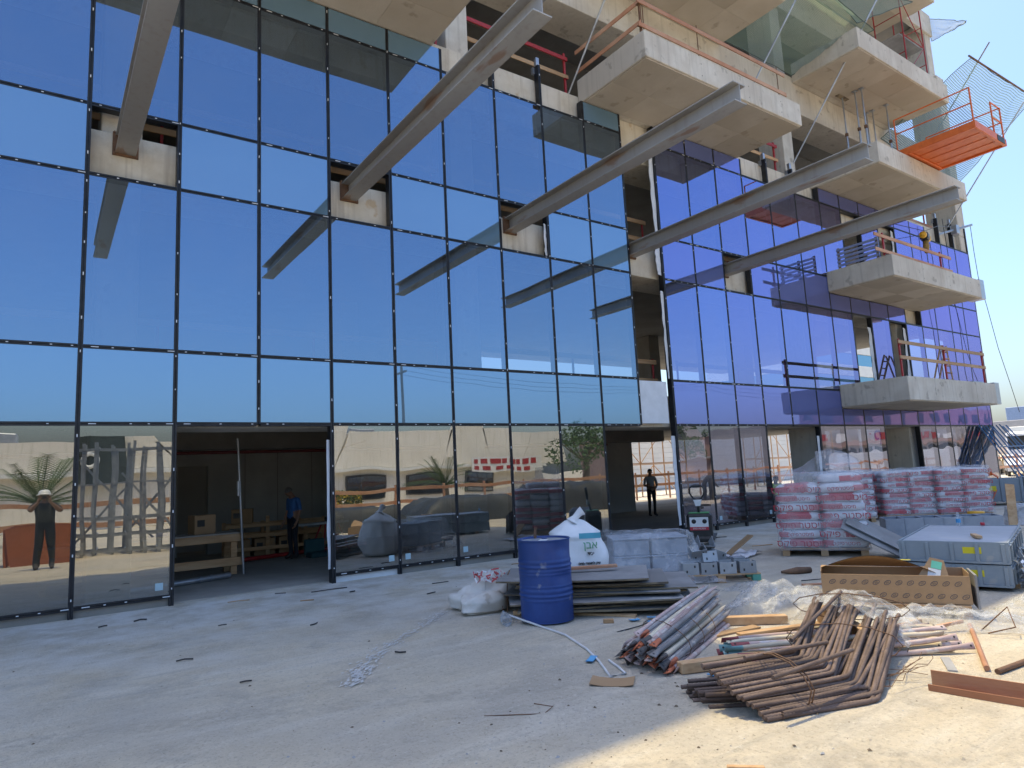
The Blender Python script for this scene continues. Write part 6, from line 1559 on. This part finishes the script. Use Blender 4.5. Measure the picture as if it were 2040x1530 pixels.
# steel props under the fourth floor balcony
for i, (x, y) in enumerate(((24.0, -.25), (24.0, -.72), (24.02, -.95), (26.0, -.12), (26.0, -.35), (26.05, -.85))):
    p = empty('steel_prop', (x, y, 11.955), 0, 'grey telescopic steel prop between the balconies, %s' % ('leftmost under a head plate', 'second from the left', 'third from the left', 'fourth from the left', 'fifth from the left', 'rightmost, standing alone')[i], 'prop', 'steel props between the balconies')
    mb = MB(); mb.tube([(0, 0, .01), (0, 0, 1.75)], .034, 10); mb.build('outer_tube', M['galv'], p)
    mb = MB(); mb.tube([(0, 0, 1.75), (0, 0, 3.12)], .026, 10); mb.build('inner_tube', M['galv'], p)
    mb = MB(); mb.lathe([(.034, 1.58), (.06, 1.6), (.06, 1.7), (.034, 1.72)], 10); mb.tube([(-.12, 0, 1.66), (.12, 0, 1.66)], .012, 6); mb.build('collar', M['rust'], p)
    mb = MB(); mb.box(-.08, .08, -.08, .08, 0, .01); mb.build('base_plate', M['galv'], p)
    mb = MB(); mb.box(-.08 if i else -.35, .08 if i else .35, -.08, .08, 3.12, 3.14); mb.build('head_plate', M['plyedge'] if i == 0 else M['galv'], p)
# orange loading platform
pf = empty('loading_platform', (23.95, -2.2, 12.0), 0, 'orange steel loading platform with rails jutting from the upper balcony', 'platform')
W_, D_ = 2.55, 2.08
mb = MB(); mb.box(.02, W_-.02, -D_+.02, .6, .03, .05); mb.build('deck_plate', M['orange'], pf)
for nm, b in (('edge_beam', (0, .1, -D_, .6, -.02, .22)), ('edge_beam', (W_-.1, W_, -D_, .6, -.02, .22)), ('front_beam', (.101, W_-.101, -D_, -D_+.1, -.02, .24)), ('back_beam', (.101, W_-.101, -.1, 0, -.02, .02))):
    mb = MB(); mb.box(*b, ch=.01); mb.build(nm, M['orange'], pf)
for x in (.68, 1.28, 1.88): mb = MB(); mb.box(x-.02, x+.02, -D_+.11, .5, .012, .029, ch=.003); mb.build('joist', M['orange'], pf)
mb = MB(); mb.box(1.75, 2.35, -D_-.012, -D_-.002, .0, .2); mb.build('rating_plate', M['sign_dark'], pf)
def orail(pts, posts):
    for h in (.62, 1.15):
        mb = MB(); mb.tube([(p[0], p[1], h+.22) for p in pts], .024, 8); mb.build('rail_tube', M['orange'], pf)
    for p in posts: mb = MB(); mb.tube([(p[0], p[1], .2), (p[0], p[1], 1.38)], .026, 8); mb.build('rail_post', M['orange'], pf)
orail([(.05, .3), (.05, -D_+.05)], [(.05, .3), (.05, -D_+.05)]); orail([(W_-.05, .3), (W_-.05, -D_+.05)], [(W_-.05, .3), (W_-.05, -D_+.05)]); orail([(W_-.8, -D_+.06), (W_-.05, -D_+.06)], [(W_-.8, -D_+.06)])
# safety nets: knotted mesh, see-through
def net_mat(name, col, s, fill):
    mt, nt, out = new_mat(name); L = nt.links; tc = nd(nt, 'ShaderNodeTexCoord')
    sp = nd(nt, 'ShaderNodeSeparateXYZ'); L.new(tc.outputs['UV'], sp.inputs[0]); outs = []
    for k in (0, 1):
        a = nd(nt, 'ShaderNodeMath', operation='MULTIPLY'); a.inputs[1].default_value = s[k]; L.new(sp.outputs[k], a.inputs[0])
        f = nd(nt, 'ShaderNodeMath', operation='FRACT'); L.new(a.outputs[0], f.inputs[0])
        g_ = nd(nt, 'ShaderNodeMath', operation='LESS_THAN'); g_.inputs[1].default_value = fill; L.new(f.outputs[0], g_.inputs[0]); outs.append(g_.outputs[0])
    mxm = nd(nt, 'ShaderNodeMath', operation='MAXIMUM'); L.new(outs[0], mxm.inputs[0]); L.new(outs[1], mxm.inputs[1])
    tr = nd(nt, 'ShaderNodeBsdfTransparent'); df = nd(nt, 'ShaderNodeBsdfDiffuse', Color=c4(col)); tl = nd(nt, 'ShaderNodeBsdfTranslucent', Color=c4(col)); ad = nd(nt, 'ShaderNodeMixShader'); ad.inputs[0].default_value = .35; L.new(df.outputs[0], ad.inputs[1]); L.new(tl.outputs[0], ad.inputs[2])
    mx_ = nd(nt, 'ShaderNodeMixShader'); L.new(mxm.outputs[0], mx_.inputs[0]); L.new(tr.outputs[0], mx_.inputs[1]); L.new(ad.outputs[0], mx_.inputs[2]); L.new(mx_.outputs[0], out.inputs[0]); return mt
def net(label, c00, c10, c11, c01, sag, mat, ropes=True, seed=1):
    r = empty('safety_net', c00, 0, label, 'net', 'safety nets'); O = Vector(c00); A, B, C_, D_ = (Vector(c)-O for c in (c00, c10, c11, c01)); N = 30
    def pt(u, v):
        p = A.lerp(B, u).lerp(D_.lerp(C_, u), v); e = 4*u*(1-u)*4*v*(1-v); p.z -= sag*e*(1+.5*nz((u*4, v*4, seed), 1, seed)); p += Vector((0, .06*nz((u*5, v*5, seed), 1.2, 2), .08*nz((u*6, v*6, seed), 1.2, 3))); return p
    mb = MB(); mb.grid(pt, N, N); me = mb.mesh('mesh_sheet', mat); uv = me.uv_layers.new(name='UVMap')
    W = N+1
    for lp in me.loops: i = lp.vertex_index; uv.data[lp.index].uv = ((i % W)/N, (i//W)/N)
    link('mesh_sheet', me, r)
    if ropes:
        for f in (lambda t: pt(t, 0), lambda t: pt(t, 1), lambda t: pt(0, t), lambda t: pt(1, t)):
            mb = MB(); mb.tube([f(k/14) for k in range(15)], .014, 5); mb.build('border_rope', plain('rope', (.10, .14, .13), .9), r)
    return r
NG = net_mat('net_green', (.26, .36, .29), (110, 90), .34); NB_ = net_mat('net_blue', (.24, .36, .40), (80, 56), .33); NW = net_mat('net_white', (.60, .63, .56), (40, 40), .35)
net('dark green safety net slung between the upper balconies', (17.5, .18, 15.4), (21.45, .18, 15.42), (22.6, -2.25, 16.1), (17.6, -2.25, 16.6), .35, NG, seed=2)
net('green debris net rising above the upper right balcony', (21.5, -2.22, 15.95), (26.0, -2.24, 18.5), (24.0, -1.0, 19.2), (18.0, -1.2, 18.9), .25, NG, seed=4)
net('blue green catch net reaching out at the right end of the building', (27.6, .15, 14.6), (34.4, .15, 14.0), (34.9, -3.05, 16.9), (28.5, -3.0, 16.66), .45, NB_, seed=3)
net('pale net flying from the top right corner', (34.37, .3, 22.6), (34.37, .3, 21.4), (33.35, -1.5, 20.9), (33.4, -1.5, 21.02), .2, NW, seed=5)
mb = MB(); mb.tube([(28.3, -3.02, 16.66), (35.2, -3.06, 16.95)], .035, 8); mb.build('net_bar', M['rust'], None, None, 0, 'round bar along the outer edge of the blue green net', 'bar')
for i, (a, b, lb) in enumerate((((32.0, .15, 15.4), (30.45, -3.1, 17.95), 'through the blue green net'), ((32.67, .1, 11.7), (33.6, -3.05, 16.35), 'under the right end of the blue green net'), ((11.0, .5, 11.5), (11.25, -2.7, 15.5), 'beside the big middle balcony'), ((16.9, -.3, 11.92), (17.95, -2.25, 15.45), 'in front of the green net'), ((21.1, .45, 11.8), (22.4, -2.6, 17.0), 'crossing the upper right balcony'))):
    mb = MB(); mb.tube([a, b], .028, 8); mb.build('support_pole', M['galv'], None, None, 0, 'slanting grey steel pole %s' % lb, 'pole', 'slanting poles carrying the nets')
# red scaffold tower on the upper balcony
tw = empty('scaffold_tower', (26.5, -1.6, 15.86), 0, 'dark red scaffold tower standing on the upper right balcony', 'scaffold')
for x in (0, 1.7):
    for y in (0, 1.0): mb = MB(); mb.tube([(x, y, 0), (x, y, 4.2)], .025, 8); mb.build('standard', M['redpaint'], tw)
    for z_ in (.4, 1.2, 2.0, 2.8, 3.6): mb = MB(); mb.tube([(x, 0, z_), (x, 1.0, z_)], .018, 6); mb.build('rung', M['redpaint'], tw)
for z_ in (1.9, 3.8):
    for y in (0, 1.0): mb = MB(); mb.tube([(0, y, z_), (1.7, y, z_)], .02, 6); mb.build('ledger', M['redpaint'], tw)
for a, b in (((0, 0, .3), (1.7, 0, 1.9)), ((1.7, 0, 1.9), (0, 0, 3.6)), ((0, 1, 1.9), (1.7, 1, .3))): mb = MB(); mb.tube([a, b], .016, 6); mb.build('brace', M['redpaint'], tw)
mb = MB(); mb.box(-.1, 1.8, .1, .9, 1.93, 1.98); mb.build('deck', M['ply'], tw)
# chain hoist on its line, lamp arm, hanging cables
ho = empty('chain_hoist', (26.7, -1.3, 9.78), .25, 'yellow and black chain hoist hanging in front of the glass', 'hoist')
mb = MB(); mb.box(-.22, .22, -.14, .14, -.12, .14, ch=.04); mb.build('hoist_body', M['black'], ho)
mb = MB(); mb.lathe([(0, -.12), (.12, -.12), (.15, -.06), (.15, .1), (0, .12)], 18, 0, Matrix.Translation((.36, 0, .02)) @ Matrix.Rotation(math.pi/2, 4, 'Y')); mb.build('motor_cover', M['yellow'], ho)
mb = MB(); mb.lathe([(0, -.1), (.11, -.1), (.13, 0), (.11, .1), (0, .1)], 18, 0, Matrix.Translation((-.34, 0, 0)) @ Matrix.Rotation(math.pi/2, 4, 'Y')); mb.build('gear_cover', M['yellow'], ho)
mb = MB(); mb.lathe([(.0, -.62), (.07, -.6), (.11, -.35), (.09, -.14), (0, -.13)], 12, 0, Matrix.Translation((.08, 0, 0))); mb.build('chain_bag', surf('chain_bag', ((.35, .22, .06), (.25, .16, .05)), .7, scale=8, bump=.2), ho)
mb = MB(); mb.tube([(0, 0, .14), (.02, 0, .24), (.06, 0, .27), (.07, 0, .2)], .015, 6); mb.build('hook', M['black'], ho)
mb = MB(); mb.tube([(24.3, .0, 10.75), (25.5, -.8, 10.25), (26.75, -1.3, 10.02), (29.0, -.9, 10.75), (31.6, -.4, 11.35)], .012, 5); mb.build('hoist_line', M['black'], None, None, 0, 'thin line carrying the chain hoist along the facade', 'cable')
la = empty('lamp_arm', (31.5, .1, 11.15), 0, 'grey bracket arm sticking out near the top right corner', 'bracket')
mb = MB(); mb.bar((0, 0, 0), (1.7, -.75, .5), .09, .09, ch=.01); mb.build('arm', M['galv'], la); mb = MB(); mb.box(.75, 1.05, -.5, -.25, .05, .45, ch=.02); mb.build('clamp', M['alu'], la)
for i, pts in enumerate((((33.1, -.62, 11.6), (33.0, -.65, 10.4), (33.15, -.62, 9.3), (33.7, -.6, 8.0), (34.2, -.62, 6.2), (35.0, -.6, 4.7), (35.6, -.6, 3.4)), ((30.6, -.5, 11.5), (30.65, -.52, 10.0), (30.55, -.5, 8.6), (30.8, -.52, 7.0), (30.75, -.5, 5.0), (30.9, -.5, 4.3)), ((27.2, -1.25, 9.65), (27.25, -1.25, 8.9), (27.2, -1.2, 8.3)))):
    mb = MB(); mb.tube(pts, .012, 5); mb.build('hanging_cable', M['black'], None, None, 0, 'thin black cable hanging %s' % ('past the right end of the building', 'in front of the right end glass', 'below the chain hoist')[i], 'cable', 'cables hanging on the facade')
# ladder on the lowest balcony
ld = empty('wooden_ladder', (26.9, -1.35, 4.2), 0, 'yellow wooden step ladder on the lowest balcony', 'ladder')
for s in (0, .42):
    mb = MB(); mb.bar((s, 0, 0), (s+.55, .3, 1.55), .04, .07, ch=.004); mb.build('stile', M['wood'], ld)
    mb = MB(); mb.bar((s+.5, .75, 0), (s+.57, .34, 1.5), .04, .05, ch=.004); mb.build('rear_leg', M['wood'], ld)
for k in range(5): f = (k+.7)/5.6; mb = MB(); mb.bar((.55*f, .3*f, 1.55*f), (.42+.55*f, .3*f, 1.55*f), .09, .03); mb.build('tread', M['wood'], ld)
mb = MB(); mb.box(27.6, 28.5, -1.9, -1.3, 4.196, 4.3, ch=.02); mb.build('steel_plate', M['galv'], None, None, 0, 'grey plate lying at the right end of the lowest balcony', 'plate')
# ------------------------------------------------------------------ covered piles beyond the right edge (mirrored dark in the low glass)
M['tarp'] = surf('dark_tarp', ((.035, .04, .045), (.06, .065, .07), (.02, .022, .025)), .6, scale=2.5, bump=.4)
def tarp_pile(loc, rz, w, d, h, seed, label):
    def fn(u, v):
        x, y = (u-.5)*2, (v-.5)*2; r = max(abs(x), abs(y))**1.0; e = min(1, (1-r)*3.2); k = .12*nz((x*2.2, y*2.2, seed), 1.2, seed)+.05*nz((x*6, y*6, seed), 1.2, seed+1)
        return (x*w/2*(1+k*.3), y*d/2*(1+k*.3), max(0, h*(e**.6)*(1+k)))
    mb = MB(); mb.grid(fn, 32, 20); mb.build('covered_pile', M['tarp'], None, loc, rz, label, 'pile', 'dark covered piles mirrored in the glass')
for i, (x, y, w, d, h) in enumerate(((9.4, -13.4, 5.4, 2.4, .8), (14.8, -13.2, 5.0, 2.6, .95), (20.0, -12.6, 4.8, 2.8, 1.25), (25.2, -12.4, 5.0, 2.6, 1.0), (31.0, -12.0, 6.0, 2.6, 1.1), (38.0, -11.5, 7.5, 2.6, 1.0))):
    tarp_pile((x, y, 0), RND.uniform(-.08, .08), w, d, h, 3+i, 'dark tarpaulin-covered pile mirrored in the ground floor glass, %s from the left' % ('first', 'second', 'third', 'fourth', 'fifth', 'sixth')[i])
